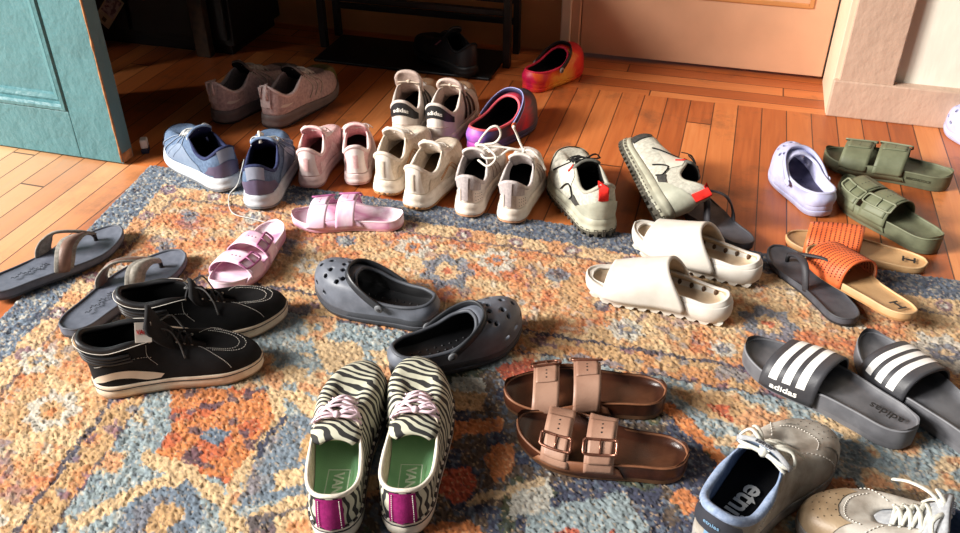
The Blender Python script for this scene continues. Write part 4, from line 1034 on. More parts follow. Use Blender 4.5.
# ---------------------------------------------------------------- trail shoes
GM = dict(upper=fab('sage_grey_mesh', (192, 189, 175), (166, 163, 150)), sole=rub('sage_midsole', (178, 176, 156), (156, 154, 136)), outsole=rub('lug_rubber', (92, 88, 78), (70, 66, 58)), lining=fab('black_mesh_lining', (34, 33, 33)),
          tongue=fab('grey_tongue', (110, 108, 100)), lace=fab('black_cord_lace', (30, 29, 29)), insole=DARKL, collar=fab('sage_collar', (170, 166, 152)))
GRED = fab('red_webbing', (222, 44, 34), (200, 34, 28)); GD = fab('charcoal_mesh', (70, 68, 64), (52, 50, 48)); GL = lea('pale_sage_film', (206, 202, 188), (188, 184, 170)); GG = rub('smoke_rand', (176, 176, 158), (156, 156, 140))
for k, lab in enumerate(('sage grey trail shoe upright, its red pull tab facing the viewer', 'sage grey trail shoe tipped over on its side, lugged sole showing')):
    if k == 0:
        h_, t_ = (0.259, 1.561), (0.201, 1.813)
        root = place('trail_shoe', lab, 'shoe', 'trail shoes', h_, t_, 0.282, .005, k=1.05)
    else:
        h_, t_ = (0.368, 1.569), (0.330, 1.966)
        root = place('trail_shoe', lab, 'shoe', 'trail shoes', h_, t_, 0.282, .040, roll=math.radians(62), k=1.07)
    ft = Foot(0.282, 0.106, -1 if k == 0 else 1)
    U = sneaker(root, ft, GM, rim=scale_rim(RIM_LOW, .94, 1.12, .004), heel_h=.036, toe_h=.026, flare=.005, lug=.005, lace_r=.0018, th=.046)
    on_upper(root, U, 'heel_rand', GG, [(.37, .02), (.44, .02), (.5, .02), (.56, .02), (.63, .02)], [(.40, .30), (.45, .50), (.5, .56), (.55, .50), (.60, .30)], .003, 22, 6)
    on_upper(root, U, 'toe_rand', GG if k == 0 else GD, [(-.13, .02), (0, .02), (.13, .02)], [(-.10, .40), (0, .48), (.10, .40)], .0026, 22, 6)
    t = MB(); t.tube([U.at(.49, .55, .004), U.at(.49, .80, .012), U.at(.49, 1.0, .016), U.at(.49, 1.04, .010), U.at(.49, .99, .003)], .010, 8, flat=.14, up=[U.N(.49, .7)]*5); t.build('pull_tab', GRED, root)
    for f in (lambda u: u, lambda u: 1-u):
        on_upper(root, U, 'mesh_window', GD, [(f(.33), .10), (f(.37), .06)], [(f(.35), .42), (f(.40), .30)], .0024, 6, 4)
        on_upper(root, U, 'side_panel', GL, [(f(.15), .40), (f(.23), .40), (f(.32), .44)], [(f(.15), .90), (f(.23), .92), (f(.31), .94)], .0016, 12, 5)
        dm_ = MB(); U.seam([(f(.27), .12), (f(.31), .50), (f(.345), .30), (f(.33), .08)], .0016, .0026, 22, dm_); U.seam([(f(.185), .30), (f(.20), .55), (f(.205), .9)], .0016, .0026, 16, dm_); dm_.build('side_cord', GM['lace'], root)
        rt = MB(); U.seam([(f(.262), .70), (f(.266), .98)], .0028, .003, 6, rt, flat=.5); rt.build('eyelet_loop', GRED, root)

# ---------------------------------------------------------------- black shoe under the rack
KM = dict(upper=lea('black_upper', (26, 25, 27)), sole=rub('black_sole', (24, 24, 25)), outsole=rub('black_sole2', (20, 20, 21)), lining=DARKL, tongue=lea('black_tongue', (28, 27, 29)), lace=fab('black_lace', (36, 34, 36)), insole=DARKL)
h_, t_ = (-0.017, 2.425), (-0.148, 2.599)
root = place('black_shoe', 'black shoe in the shadow beneath the metal rack', 'shoe', None, h_, t_, .285, FZ+.012)
ft = Foot(.285, .10, 1); U = sneaker(root, ft, KM)
on_upper(root, U, 'side_mark', lea('pinkish_mark', (170, 110, 120)), [(.22, .45), (.235, .75)], [(.235, .45), (.25, .75)], .002, 5, 2)

# ---------------------------------------------------------------- clogs
GC = dict(body=rub('slate_foam', (104, 108, 118), (88, 92, 101), rough=.48), lining=rub('black_foam_in', (22, 22, 24)), rim=rub('slate_rim', (70, 73, 80)), strap=rub('black_foam_strap', (44, 46, 50), rough=.4), rivet=rub('grey_rivet', (104, 106, 110)), button=rub('dark_button', (54, 54, 58)),
          insole=rub('black_foam_bed', (26, 26, 28), rough=.42), sole=rub('slate_foam_sole', (70, 72, 78)))
for lab, heel, toe, sd in (('slate grey clog with round vents, its toe pointing left at the pink sandals', *((-0.079, 1.263), (-0.312, 1.368)), -1), ('slate grey clog behind the zebra shoes, its toe pointing right', *((-0.142, 1.124), (0.067, 1.246)), 1)):
    root = place('foam_clog', lab, 'clog', 'slate grey clogs', heel, toe, .262, anchor='mid')
    clog(root, Foot(.262, .104, sd), GC)

def tiedye(name, cols, dirv, sc, seed, off=0.0):
    m, N, Lk, b = nodes(name); b.inputs['Roughness'].default_value = .5
    tc = N.new('ShaderNodeTexCoord'); no = N.new('ShaderNodeTexNoise'); no.inputs['Scale'].default_value = 11; no.inputs['Detail'].default_value = 4; no.inputs['Distortion'].default_value = 1.2
    mp = N.new('ShaderNodeMapping'); mp.inputs['Location'].default_value = (seed, seed*.7, 0); Lk.new(tc.outputs['Object'], mp.inputs['Vector']); Lk.new(mp.outputs[0], no.inputs['Vector'])
    dt = N.new('ShaderNodeVectorMath'); dt.operation = 'DOT_PRODUCT'; dt.inputs[1].default_value = dirv; Lk.new(tc.outputs['Object'], dt.inputs[0])
    ad = N.new('ShaderNodeMath'); ad.operation = 'MULTIPLY_ADD'; ad.inputs[1].default_value = sc; ad.inputs[2].default_value = off; Lk.new(dt.outputs['Value'], ad.inputs[0])
    a2 = N.new('ShaderNodeMath'); a2.operation = 'MULTIPLY_ADD'; a2.inputs[1].default_value = .7; Lk.new(no.outputs['Fac'], a2.inputs[0]); Lk.new(ad.outputs[0], a2.inputs[2])
    rp = N.new('ShaderNodeValToRGB')
    for _ in range(len(cols)-2): rp.color_ramp.elements.new(.5)
    for k, c in enumerate(cols): rp.color_ramp.elements[k].position = k/(len(cols)-1); rp.color_ramp.elements[k].color = (*lin(c), 1)
    Lk.new(a2.outputs[0], rp.inputs['Fac']); Lk.new(rp.outputs['Color'], b.inputs['Base Color'])
    return m
DC = dict(body=tiedye('purple_tie_dye', [(232, 120, 205), (204, 92, 192), (96, 84, 156), (56, 54, 92), (66, 58, 84), (214, 36, 64), (70, 64, 78), (50, 48, 60)], (1, 0, 0), 3.3, 1.3, -.12), lining=rub('black_foam_in2', (20, 20, 22)), rim=rub('coral_rim', (226, 92, 104)), strap=rub('indigo_strap', (44, 46, 78)), strap_edge=rub('lilac_edge', (170, 170, 224)),
          rivet=rub('orange_rivet', (222, 110, 70)), button=rub('indigo_button', (50, 50, 70)), insole=DARKL, sole=tiedye('purple_tie_dye_sole', [(226, 110, 200), (200, 90, 190), (100, 90, 170), (70, 70, 110), (60, 58, 76), (80, 78, 90)], (1, 0, 0), 3.4, 4.3, -.2))
h_, t_ = (-0.017, 1.955), (0.129, 2.177)
root = place('tie_dye_clog', 'purple and pink tie-dye clog with red spot, beside the court sneakers', 'clog', 'tie-dye clogs', h_, t_, .268, FZ, k=1.06)
clog(root, Foot(.268, .108, 1), DC, holes=False, H=.098, side_h=.058)
RC = dict(body=tiedye('red_tie_dye', [(150, 16, 70), (214, 20, 70), (238, 90, 30), (246, 186, 70), (226, 50, 28), (210, 26, 30), (190, 20, 40), (30, 24, 28)], (1, .2, 0), 3.1, 2.1, -.22), lining=rub('black_foam_in3', (18, 18, 20)), rim=rub('crimson_rim', (222, 36, 70)), strap=rub('black_strap', (24, 23, 25)),
          rivet=rub('steel_rivet', (150, 140, 136)), button=rub('dark_button2', (40, 36, 36)), insole=DARKL)
h_, t_ = (0.133, 2.338), (0.303, 2.549)
root = place('tie_dye_clog', 'red and yellow tie-dye clog against the foot of the peach door', 'clog', 'tie-dye clogs', h_, t_, .268, FZ)
clog(root, Foot(.268, .108, 1), RC, holes=False, H=.095, side_h=.056)
LC = dict(body=rub('lavender_foam', (186, 188, 216), (170, 172, 204)), lining=rub('lavender_in', (196, 196, 224), (180, 180, 212)), strap=rub('lavender_strap', (182, 184, 214)), rivet=rub('lavender_rivet', (210, 212, 240)), insole=rub('slate_violet_bed', (84, 82, 108), (66, 64, 90)), rim=rub('lavender_rim', (194, 196, 222)))
h_, t_ = (0.751, 1.650), (0.720, 1.892)
root = place('foam_clog', 'small lavender clog on the bare boards, beside the olive sandals', 'clog', 'lavender clogs', h_, t_, .235, FZ, k=1.05)
clog(root, Foot(.235, .096, -1), LC, strap_a=.5)
h_, t_ = (1.263, 1.887), (1.239, 2.115)
root = place('foam_clog', 'lavender clog cut off by the right edge, below the baseboard', 'clog', 'lavender clogs', h_, t_, .235, FZ, anchor='toe')
clog(root, Foot(.235, .096, 1), LC)

# ---------------------------------------------------------------- pink pearly sandals
SP = tiedye('pearl_pink_marble', [(226, 196, 214), (206, 150, 184), (240, 222, 232), (190, 124, 160), (232, 206, 220), (214, 160, 190)], (.6, 1, .3), 3.0, 5.1, .1)
KP = dict(outsole=rub('rose_outsole', (206, 150, 160)), bed=SP, lip=rub('rose_lip', (232, 206, 212)), strap=SP, strap_in=rub('rose_inner', (200, 146, 172)), buckle=lea('rose_buckle', (176, 100, 146), (150, 80, 122)), hole=rub('rose_hole', (130, 60, 96)))
def arizona(root, ft, M, thick, h, wide=1.0, bb=.27, zbk=.014, xs=((.82, .66), (.575, .41)), **k):
    zt, bot = sandal_base(root, ft, M, thick=thick, **{q: v for q, v in k.items() if q in ('rim_h', 'heel_cup', 'toe')})
    flip = ft.side > 0       # the buckles sit on the outer side
    for i, (x0, x1) in enumerate(xs):
        hh = (h[i], h[i]*1.12)
        S = buckle_strap(root, ft, M, 'strap', (x0+.01*ft.side, x1+.01*ft.side), (x0-.01*ft.side, x1-.01*ft.side), hh, lambda x: bot(x)+zbk, bb=(1-bb) if flip else bb,
                     hole_rows=tuple((1-q if flip else q) for q in (.42, .47, .52)), over=((.42, .90) if flip else (.10, .58)))
    for sg in (1, -1):
        edge_band(ft, .34, .86, sg, lambda x: bot(x)+.010, lambda x: zt(x)+.013, .0022).build('side_band', M.get('band', M['strap']), root, solid=.0025, soff=0)
    return zt, bot
h_, t_ = (-0.170, 1.613), (-0.396, 1.625)
root = place('buckle_sandal', 'pearly pink two-strap sandal lying across, below the cream running shoes', 'sandal', 'pearly pink sandals', h_, t_, .240, anchor='mid')
arizona(root, Foot(.240, .092, 1), KP, .021, (.033, .041))
h_, t_ = (-0.428, 1.589), (-0.495, 1.355)
root = place('buckle_sandal', 'pearly pink two-strap sandal pointing down towards the black high-tops', 'sandal', 'pearly pink sandals', h_, t_, .240, anchor='mid')
arizona(root, Foot(.240, .092, -1), KP, .021, (.033, .041))

# ---------------------------------------------------------------- brown leather sandals
KB = dict(outsole=rub('brown_eva', (96, 66, 44)), bed=lea('dark_brown_footbed', (72, 38, 24), (34, 18, 11), nscale=14, rough=.32, ramp=(.4, .62)), lip=lea('cork_lip', (136, 90, 62), (112, 70, 46)), strap=lea('brown_nubuck', (164, 128, 108), (140, 104, 86), nscale=18), strap_in=lea('brown_suede_in', (70, 42, 28)),
          band=lea('brown_side_leather', (138, 92, 64), (116, 72, 48)), buckle=mat('bronze_buckle', (150, 104, 86), .32, (116, 74, 58), 50, metal=.75), hole=HOLE)
# feet have polished paler hollows under heel and ball into the dark footbed
def worn_hollows(m, spots, col):
    N, Lk = m.node_tree.nodes, m.node_tree.links; b = N['Principled BSDF']
    cur = b.inputs['Base Color'].links[0].from_socket; tc = N.new('ShaderNodeTexCoord')
    no = N.new('ShaderNodeTexNoise'); no.inputs['Scale'].default_value = 60; Lk.new(tc.outputs['Object'], no.inputs['Vector'])
    for (x, y, r) in spots:
        d = N.new('ShaderNodeVectorMath'); d.operation = 'DISTANCE'; d.inputs[1].default_value = (x, y, .03); Lk.new(tc.outputs['Object'], d.inputs[0])
        ad = N.new('ShaderNodeMath'); ad.operation = 'MULTIPLY_ADD'; ad.inputs[1].default_value = .016; Lk.new(no.outputs['Fac'], ad.inputs[0]); Lk.new(d.outputs['Value'], ad.inputs[2])
        mr_ = N.new('ShaderNodeMapRange'); mr_.inputs['From Min'].default_value = r+.012; mr_.inputs['From Max'].default_value = r-.006; mr_.inputs['To Max'].default_value = .75; Lk.new(ad.outputs[0], mr_.inputs['Value'])
        mx = N.new('ShaderNodeMix'); mx.data_type = 'RGBA'; mx.inputs['B'].default_value = (*lin(col), 1); Lk.new(mr_.outputs['Result'], mx.inputs['Factor']); Lk.new(cur, mx.inputs['A']); cur = mx.outputs['Result']
    Lk.new(cur, b.inputs['Base Color'])
worn_hollows(KB['bed'], ((.048, 0, .028), (.185, .012, .022), (.19, -.014, .018)), (118, 74, 52))
for lab, heel, toe, sd in (('worn brown two-strap sandal, the farther of the pair', *((0.295, 1.053), (0.044, 1.065)), 1), ('worn brown two-strap sandal, the nearer one, buckles facing the viewer', *((0.308, 0.912), (0.055, 0.977)), -1)):
    root = place('buckle_sandal', lab, 'sandal', 'brown buckle sandals', heel, toe, .262, anchor='mid')
    arizona(root, Foot(.262, .104, sd), KB, .028, (.031, .043), zbk=.020, rim_h=.011, heel_cup=.007)

# ---------------------------------------------------------------- olive foam sandals
KO = dict(outsole=rub('olive_outsole', (92, 95, 74)), bed=rub('olive_foam', (100, 103, 80), (86, 89, 68)), lip=rub('olive_lip', (116, 119, 94)), strap=rub('olive_strap', (112, 116, 91), (100, 104, 80)), strap_in=rub('olive_in', (92, 94, 70)), buckle=rub('olive_buckle', (128, 132, 107)), hole=rub('olive_hole', (60, 60, 44)))
for k, (lab, heel, toe, sd, z) in enumerate((('olive green two-strap sandal, the farther one, nearest the baseboard', *((1.095, 1.784), (0.831, 1.923)), 1, FZ), ('olive green two-strap sandal, the nearer one, beside the orange slides', *((0.931, 1.523), (0.831, 1.756)), -1, FZ))):
    root = place('foam_sandal', lab, 'sandal', 'olive sandals', heel, toe, .284, z, anchor='mid')
    ft = Foot(.284, .108, sd); zt, bot = arizona(root, ft, KO, .032, (.036, .044), zbk=.022, xs=((.85, .63), (.585, .36)), rim_h=.009, heel_cup=.006)
    if k == 0:
        def fn(x, y, ft=ft, zt=zt): X = ft.L*.24-x*.0082; return (X, ft.yp(X)+.0012, zt(X)-.009+y*.0085)
        lettering(fn, 'BIRKENSTOCK', 'side_lettering', rub('olive_print', (70, 72, 54)), root, .01)

# ---------------------------------------------------------------- white moulded slides
KW = dict(outsole=rub('white_eva_tread', (224, 218, 206)), bed=rub('white_eva', (216, 210, 200), (206, 199, 188)), strap=rub('white_eva_band', (208, 202, 193), (200, 194, 183)), inner=rub('warm_shaded_eva_bed', (214, 194, 166), (196, 174, 146)))  # inner colour is the white foam with warm shading painted in
def moulded_slide(root, ft):
    L = ft.L; bot = lambda x: .0065+.012*max(0, (x/L-.74)/.26)**2+.004*max(0, (.1-x/L)/.1)**2
    thk = tab([(0, .036), (.3*L, .033), (.7*L, .030), (L, .026)]); zt = lambda x: bot(x)+thk(x)
    mb = sole(ft, [(0, -.004), (.08, -.0005), (.5, .0015), (.96, 0), (1.0, -.0015)], bot, zt, bottom=True, topz=lambda x, s_: -.014*max(0, 1-(abs(s_)/.80)**4)*min(1, (x/L)/.06, (1-x/L)/.05))
    mb.build('base', KW['bed'], root, ang=75)
    tb = MB(); n = 11
    for i in range(n):
        x = L*(.07+.83*i/(n-1)); hw_ = ft.hw(x)-.003; c = ft.mid(x); z0 = bot(x)
        tb.add([(x-.005, c-hw_, z0-.0050), (x+.005, c-hw_, z0-.0050), (x+.005, c+hw_, z0-.0050), (x-.005, c+hw_, z0-.0050), (x-.0105, c-hw_-.002, z0+.003), (x+.0105, c-hw_-.002, z0+.003), (x+.0105, c+hw_+.002, z0+.003), (x-.0105, c+hw_+.002, z0+.003)],
               [(0, 3, 2, 1), (4, 5, 6, 7), (0, 1, 5, 4), (1, 2, 6, 5), (2, 3, 7, 6), (3, 0, 4, 7)])
    tb.build('tread', KW['outsole'], root, smooth=False)
    # raised foot cup round the heel
    R = [(.95, 0, zt(.95*L)), (.92, .022, zt(.9*L)+.001), (.75, .036, zt(.75*L)+.004), (.5, .038, zt(.5*L)+.012), (.3, .034, zt(.3*L)+.010), (.15, .031, zt(.15*L)+.006), (.05, .018, zt(0)+.008), (.03, 0, zt(0)+.008)]
    U = Upper(ft, lambda x: zt(x)-.004, R, th=.02, bulge=.001, warp=1.0, inset=.0015)
    U.mesh(8).build('cup_wall', [KW['bed'], KW['inner']], root, solid=.006, smat=1, rmat=0)
    mb = MB(); rr = ft.ring(-.009); mb.grid([[(x, y, zt(x)-.011+.010*abs(s_)**5) for x, y, s_ in r] for r in cap_rows(rr, 15)], False, 0, flip=True); mb.build('footbed', KW['inner'], root)
    S = Strap(ft, (.83, .28), (.84, .30), (.033, .074), zb=lambda x: bot(x)+.012, out=.0012, e=.84, e2=.70, bow=.16)
    slide_strap(root, S, dict(strap=KW['strap'], strap_in=KW['inner']), thick=.006, na=22, nb=48)
    vm = MB()
    for sg in (1, -1):
        for i in range(5):
            x = L*(.13+.085*i); y = (ft.yp(x)-.0118) if sg > 0 else (ft.yn(x)+.0118)
            sphere(vm, (x, y, zt(x)-.003), .0042, 8, sq=1.5)
    vm.build('wall_vents', rub('vent_shadow', (88, 62, 40), (70, 48, 30)), root)
for lab, heel, toe, sd in (('white moulded slide, the farther one, beside the tipped trail shoe', *((0.540, 1.395), (0.318, 1.545)), -1), ('white moulded slide, the nearer one, footbed tinted with warm shade', *((0.452, 1.281), (0.216, 1.388)), 1)):
    root = place('moulded_slide', lab, 'slide', 'white slides', heel, toe, .275, anchor='mid')
    moulded_slide(root, Foot(.275, .106, sd))

# ---------------------------------------------------------------- striped slides
KS = dict(outsole=rub('slide_sole', (104, 104, 108)), bed=rub('slide_bed', (98, 98, 102), (84, 84, 88), rough=.5), lip=rub('slide_lip', (120, 120, 124)), strap=lea('charcoal_band', (62, 62, 66), (52, 52, 56)), strap_in=fab('black_band_in', (24, 24, 25)))
STW = lea('white_stripe', (236, 234, 230), (228, 226, 220)); DKP = rub('dark_print', (30, 30, 32))
for lab, heel, toe, sd in (('charcoal slide with three white stripes, above the grey skate shoe', *((0.664, 0.963), (0.467, 1.179)), 1), ('charcoal slide with three white stripes, at the right edge', *((0.787, 0.920), (0.657, 1.198)), -1)):
    root = place('striped_slide', lab, 'slide', 'charcoal striped slides', heel, toe, .295, anchor='mid')
    ft = Foot(.295, .108, sd)
    zt, bot = sandal_base(root, ft, KS, thick=.034, rim_h=.009, heel_cup=.006)
    S = Strap(ft, (.80, .49), (.80, .49), (.043, .060), zb=lambda x: bot(x)+.010, out=.0025, e=.74, e2=.66)
    st = slide_strap(root, S, KS)
    for q in range(3):
        a0 = .15+.245*q
        S.panel([(a0, .10), (a0, .5), (a0, .93)], [(a0+.150, .10), (a0+.150, .5), (a0+.150, .93)], .0052, 36, 3).build('stripe', STW, st)
    if sd > 0: surftext(st, S, 'adidas', 'strap_lettering', STW, .46, .036, (.20, 0), (0, .060), .02, .0056)
    bedtext(root, ft, zt, 'adidas', 'bed_lettering', DKP, .17, .022, 0.0, .0035)

# ---------------------------------------------------------------- orange perforated slides
KR = dict(outsole=rub('tan_outsole', (176, 130, 84)), bed=lea('tan_footbed', (194, 154, 108), (176, 136, 92)), lip=lea('tan_lip', (206, 168, 122)), strap=lea('orange_leather', (224, 110, 58), (206, 92, 46)), strap_in=lea('salmon_suede', (216, 150, 116)))
PERF = lea('perforation', (112, 40, 18), (92, 30, 14))
for k, (lab, heel, toe, sd, z, rl, pt) in enumerate((('tan slide with perforated orange strap, the farther one on the boards', *((0.883, 1.457), (0.657, 1.561)), 1, FZ+.001, 0, 0), ('tan slide with perforated orange strap, resting across the black flip-flop', *((0.769, 1.240), (0.666, 1.493)), -1, .026, math.radians(6), math.radians(4)))):
    root = place('perforated_slide', lab, 'slide', 'orange perforated slides', heel, toe, .262, z, k=1.05, anchor='mid', roll=rl, pitch=pt)
    ft = Foot(.262, .092, sd)
    zt, bot = sandal_base(root, ft, KR, thick=.014, rim_h=.003, heel_cup=.001, toe=.006)
    S = Strap(ft, (.85, .47), (.85, .47), (.036, .050), zb=lambda x: bot(x)+.004, out=.001, e=.80, e2=.70)
    st = slide_strap(root, S, KR, thick=.003)
    pm_ = MB()
    for i in range(11):
        for j in range(27):
            a = .07+.86*i/10; b = .06+.88*(j+(i % 2)*.5)/27
            p = S.at(a, b, .0032); n_ = S.N(a, b); sphere(pm_, p, .0019, 6, sq=.25, axis=n_)
            p = S.at(a, b, -.0003); sphere(pm_, p, .0019, 6, sq=.25, axis=n_)
    pm_.build('perforations', PERF, st)
    bedtext(root, ft, zt, 'T', 'bed_emblem', DKP, .13, .030, math.pi/2, .0022, .0, .02); bedtext(root, ft, zt, 'T', 'bed_emblem', DKP, .13, .030, -math.pi/2, .0022, 0, .02)

# ---------------------------------------------------------------- flip-flops
def flip_flop(root, ft, M, thick=.020, logo=True, w1=.036, rise=.040, back=.46, edge=True, w0=.012):
    zt, bot = sandal_base(root, ft, M, thick=thick, rim_h=.002, heel_cup=.002, toe=.008)
    for sg in (1, -1):
        path, wd, nr = thong(ft, zt, sg, back=back, rise=rise, wid0=w0, wid1=w1)
        s = ribbon(path, wd, nr, .0034).build('strap', M['strap'], root)
        if edge:
            mb = MB(); rows = ribbon(path, lambda t: wd(t)*.62, nr, .0046).build('strap_panel', M['panel'] if sg == ft.side*-1 else M['strap2'], s)
    px = .80*ft.L; py = ft.mid(px)+.16*ft.hw(px)*ft.side
    mb = MB(); mb.tube([(px, py, zt(px)-.002), (px, py, zt(px)+.010), (px-.003, py, zt(px)+.018)], [.0042, .0042, .005], 8); mb.build('toe_post', M['post'], root)
    return zt, bot
KF = dict(outsole=rub('grey_eva', (62, 64, 70)), bed=rub('blue_grey_bed', (98, 102, 114), (84, 88, 100), nscale=60), lip=rub('blue_grey_lip', (82, 85, 94)), strap=fab('taupe_canvas', (142, 138, 130), (120, 115, 108)), strap2=fab('taupe_canvas2', (164, 158, 148), (140, 134, 124)), panel=lea('brown_leather_inlay', (124, 96, 84), (104, 78, 68)), post=lea('dark_post', (48, 42, 42)))
SCR = rub('embossed_script', (66, 69, 78))
for lab, heel, toe, sd, z in (('blue-grey flip-flop at the left edge, half on the bare boards', *((-0.927, 1.349), (-0.745, 1.561)), 1, .003), ('blue-grey flip-flop next to the black high-tops', *((-0.746, 1.217), (-0.610, 1.486)), -1, 0)):
    root = place('flip_flop', lab, 'flip-flop', 'blue-grey flip-flops', heel, toe, .292, z, anchor='toe')
    ft = Foot(.292, .104, sd); zt, bot = flip_flop(root, ft, KF)
    mb = MB(); pts = []
    for i in range(40):
        t = i/39; x = ft.L*(.42-.24*t); pts.append((x, ft.mid(x)+.004*math.sin(i*1.9)*(1-.4*t)+.004*math.sin(i*.5), zt(x)+.0026))
    mb.tube(pts, .0008, 5); mb.build('script_mark', SCR, root)
KK = dict(outsole=rub('black_eva', (40, 40, 43)), bed=rub('charcoal_bed', (76, 76, 82), (62, 62, 68), rough=.6), lip=rub('charcoal_lip', (66, 66, 70)), strap=lea('charcoal_thong', (52, 50, 54), (42, 40, 44), rough=.6), post=lea('black_post', (26, 26, 27)))
h_, t_ = (0.677, 1.257), (0.606, 1.508)
root = place('flip_flop', 'charcoal flip-flop lying under the orange slide', 'flip-flop', 'charcoal flip-flops', h_, t_, .258, 0, anchor='mid')
flip_flop(root, Foot(.258, .090, 1), KK, .016, False, .014, .040, .42, False, .009)
h_, t_ = (0.551, 1.508), (0.470, 1.702)
root = place('flip_flop', 'charcoal flip-flop half hidden behind the farther white slide', 'flip-flop', 'charcoal flip-flops', h_, t_, .258, 0, anchor='heel')
flip_flop(root, Foot(.258, .090, -1), KK, .016, False, .014, .046, .36, False, .009)

# ---------------------------------------------------------------- black high-top skate shoes
HM = dict(upper=fab('black_suede', (22, 21, 23), (15, 15, 16), nscale=60), sole=rub('cream_foxing', (226, 208, 186), (206, 184, 160)), outsole=rub('tan_waffle', (170, 140, 112)), lining=fab('black_canvas_in', (20, 20, 21)), tongue=fab('black_canvas', (24, 23, 25)), lace=fab('black_white_lace', (44, 43, 45)), insole=DARKL, eyelet=CHROME, collar=lea('black_leather_collar', (28, 27, 29), rough=.42))
HST = lea('cream_stripe', (226, 208, 188), (212, 192, 170)); THR = fab('white_thread', (222, 216, 206)); HLB = lea('white_tag', (228, 218, 206)); REDP = lea('red_print', (196, 40, 42))
RIM_HI = [(.68, 0, .058), (.665, .009, .060), (.58, .013, .074), (.50, .016, .090), (.43, .020, .103), (.34, .030, .110), (.24, .036, .110), (.14, .035, .108), (.05, .027, .113), (-.003, .014, .120), (-.012, 0, .121)]
FOX = [(0.0, -.002), (.06, 0), (.60, 0), (.64, -.0006), (.70, .0006), (.95, .0004), (1.0, -.0015)]
for k, (lab, heel, toe, sd) in enumerate((('black suede high-top skate shoe, the farther one, partly behind its mate', *((-0.617, 1.206), (-0.358, 1.293)), 1), ('black suede high-top skate shoe, the nearer one, red mark on its tongue tag', *((-0.628, 1.092), (-0.378, 1.163)), -1))):
    root = place('high_top_shoe', lab, 'shoe', 'black high-top shoes', heel, toe, .285, anchor='toe', k=.95)
    ft = Foot(.290, .100, sd)
    U = sneaker(root, ft, HM, rim=RIM_HI, heel_h=.030, toe_h=.028, toe_spring=.006, rings=FOX, bulge=.001, th=.040, lace_us=(.12, .15, .18, .21, .24, .27), inset=.001, warp=1.3, flare=0, collar_r=.006, laces=True, knot=False,
                tongue=[(.69, .054, .016), (.60, .064, .020), (.52, .084, .027), (.45, .108, .033), (.405, .136, .038), (.39, .146, .034)] if k else [(.69, .054, .016), (.60, .064, .020), (.52, .080, .026), (.46, .098, .031), (.44, .112, .034), (.42, .118, .028)], lace_r=.0018)
    # sole stripe, side stripe, toe cap stitching
    mb = MB(); mb.tube([(x, y, U.bot(x)+.0206) for x, y in ft.ring(.0004)], .0011, 6, True); mb.build('foxing_line', lea('black_line', (26, 25, 26)), root)
    for f in (lambda u: u, lambda u: 1-u):
        on_upper(root, U, 'side_stripe', HST, [(f(.470), .03), (f(.44), .10), (f(.405), .17), (f(.37), .14), (f(.33), .06), (f(.295), .06)], [(f(.474), .06), (f(.445), .23), (f(.405), .34), (f(.37), .33), (f(.33), .24), (f(.283), .13)], .0018, 30, 4)
    sm_ = MB()
    for v_ in (.50, .61): U.seam([(-.11, v_+.12), (-.06, v_), (0, v_-.03), (.06, v_), (.11, v_+.12)], .0006, .0010, 70, sm_, dash=1)
    sm_.build('toe_stitching', THR, root)
    for f in (lambda u: u, lambda u: 1-u):
        for q in ([(f(.11), .10), (f(.125), .5), (f(.115), .86)], [(f(.45), .44), (f(.40), .60), (f(.33), .62), (f(.29), .55)], [(f(.29), .34), (f(.30), .6), (f(.285), .9)]): U.seam(q, .0005, .0010, 50, None, dash=1).build('stitching', THR, root)
    U.seam([(.27, .985), (.33, .99), (.40, .985), (.5, .985), (.60, .985), (.67, .99), (.73, .985)], .0007, .0066, 60).build('collar_piping', THR, root)
    pb = MB()
    for q in range(3): pb.tube(U.rim_path(.34, .66, 34, .80-.09*q, .0022), .0032, 6)
    pb.build('padded_collar_bands', HM['collar'], root)
    if k:
        # tongue tag with its red mark
        tq = Vector((.405*ft.L-.012, ft.mid(.405*ft.L)-.031, .128)); 
        ez = Vector((.30, -.70, .65)).normalized(); ex = Vector((.10, .55, .70)); ex = (ex-ez*ex.dot(ez)).normalized(); ey = ex.cross(ez)
        tgm = MB(); c4 = [tq+ex*a*.017+ey*b*.013 for a, b in ((-1, -1), (1, -1), (1, 1), (-1, 1))]
        tgm.add([p for p in c4]+[p+ez*.0016 for p in c4], [(3, 2, 1, 0), (4, 5, 6, 7), (0, 1, 5, 4), (1, 2, 6, 5), (2, 3, 7, 6), (3, 0, 4, 7)])
        lb = tgm.build('tongue_tag', HLB, root, smooth=False)
        lettering(lambda x, y: tq+ex*(y*.011)+ey*(x*.0085)+ez*.0024, 'VANS', 'tag_lettering', REDP, lb, .02)
    lm = MB()
    c = U.at(.27, .97, .004)*.5+U.at(.73, .97, .004)*.5
    for pts in ([(.0, 0, .004), (.03, -.012, .004), (.045, -.03, -.014), (.05, -.04, -.04)], [(0, 0, .004), (.02, .02, .006), (.035, .05, -.012), (.05, .058, -.055)]):
        lm.tube(crom([c+Vector(p) for p in pts], 18), .0015, 6)
    lm.build('loose_laces', fab('pale_lace_ends', (96, 95, 94)), root)

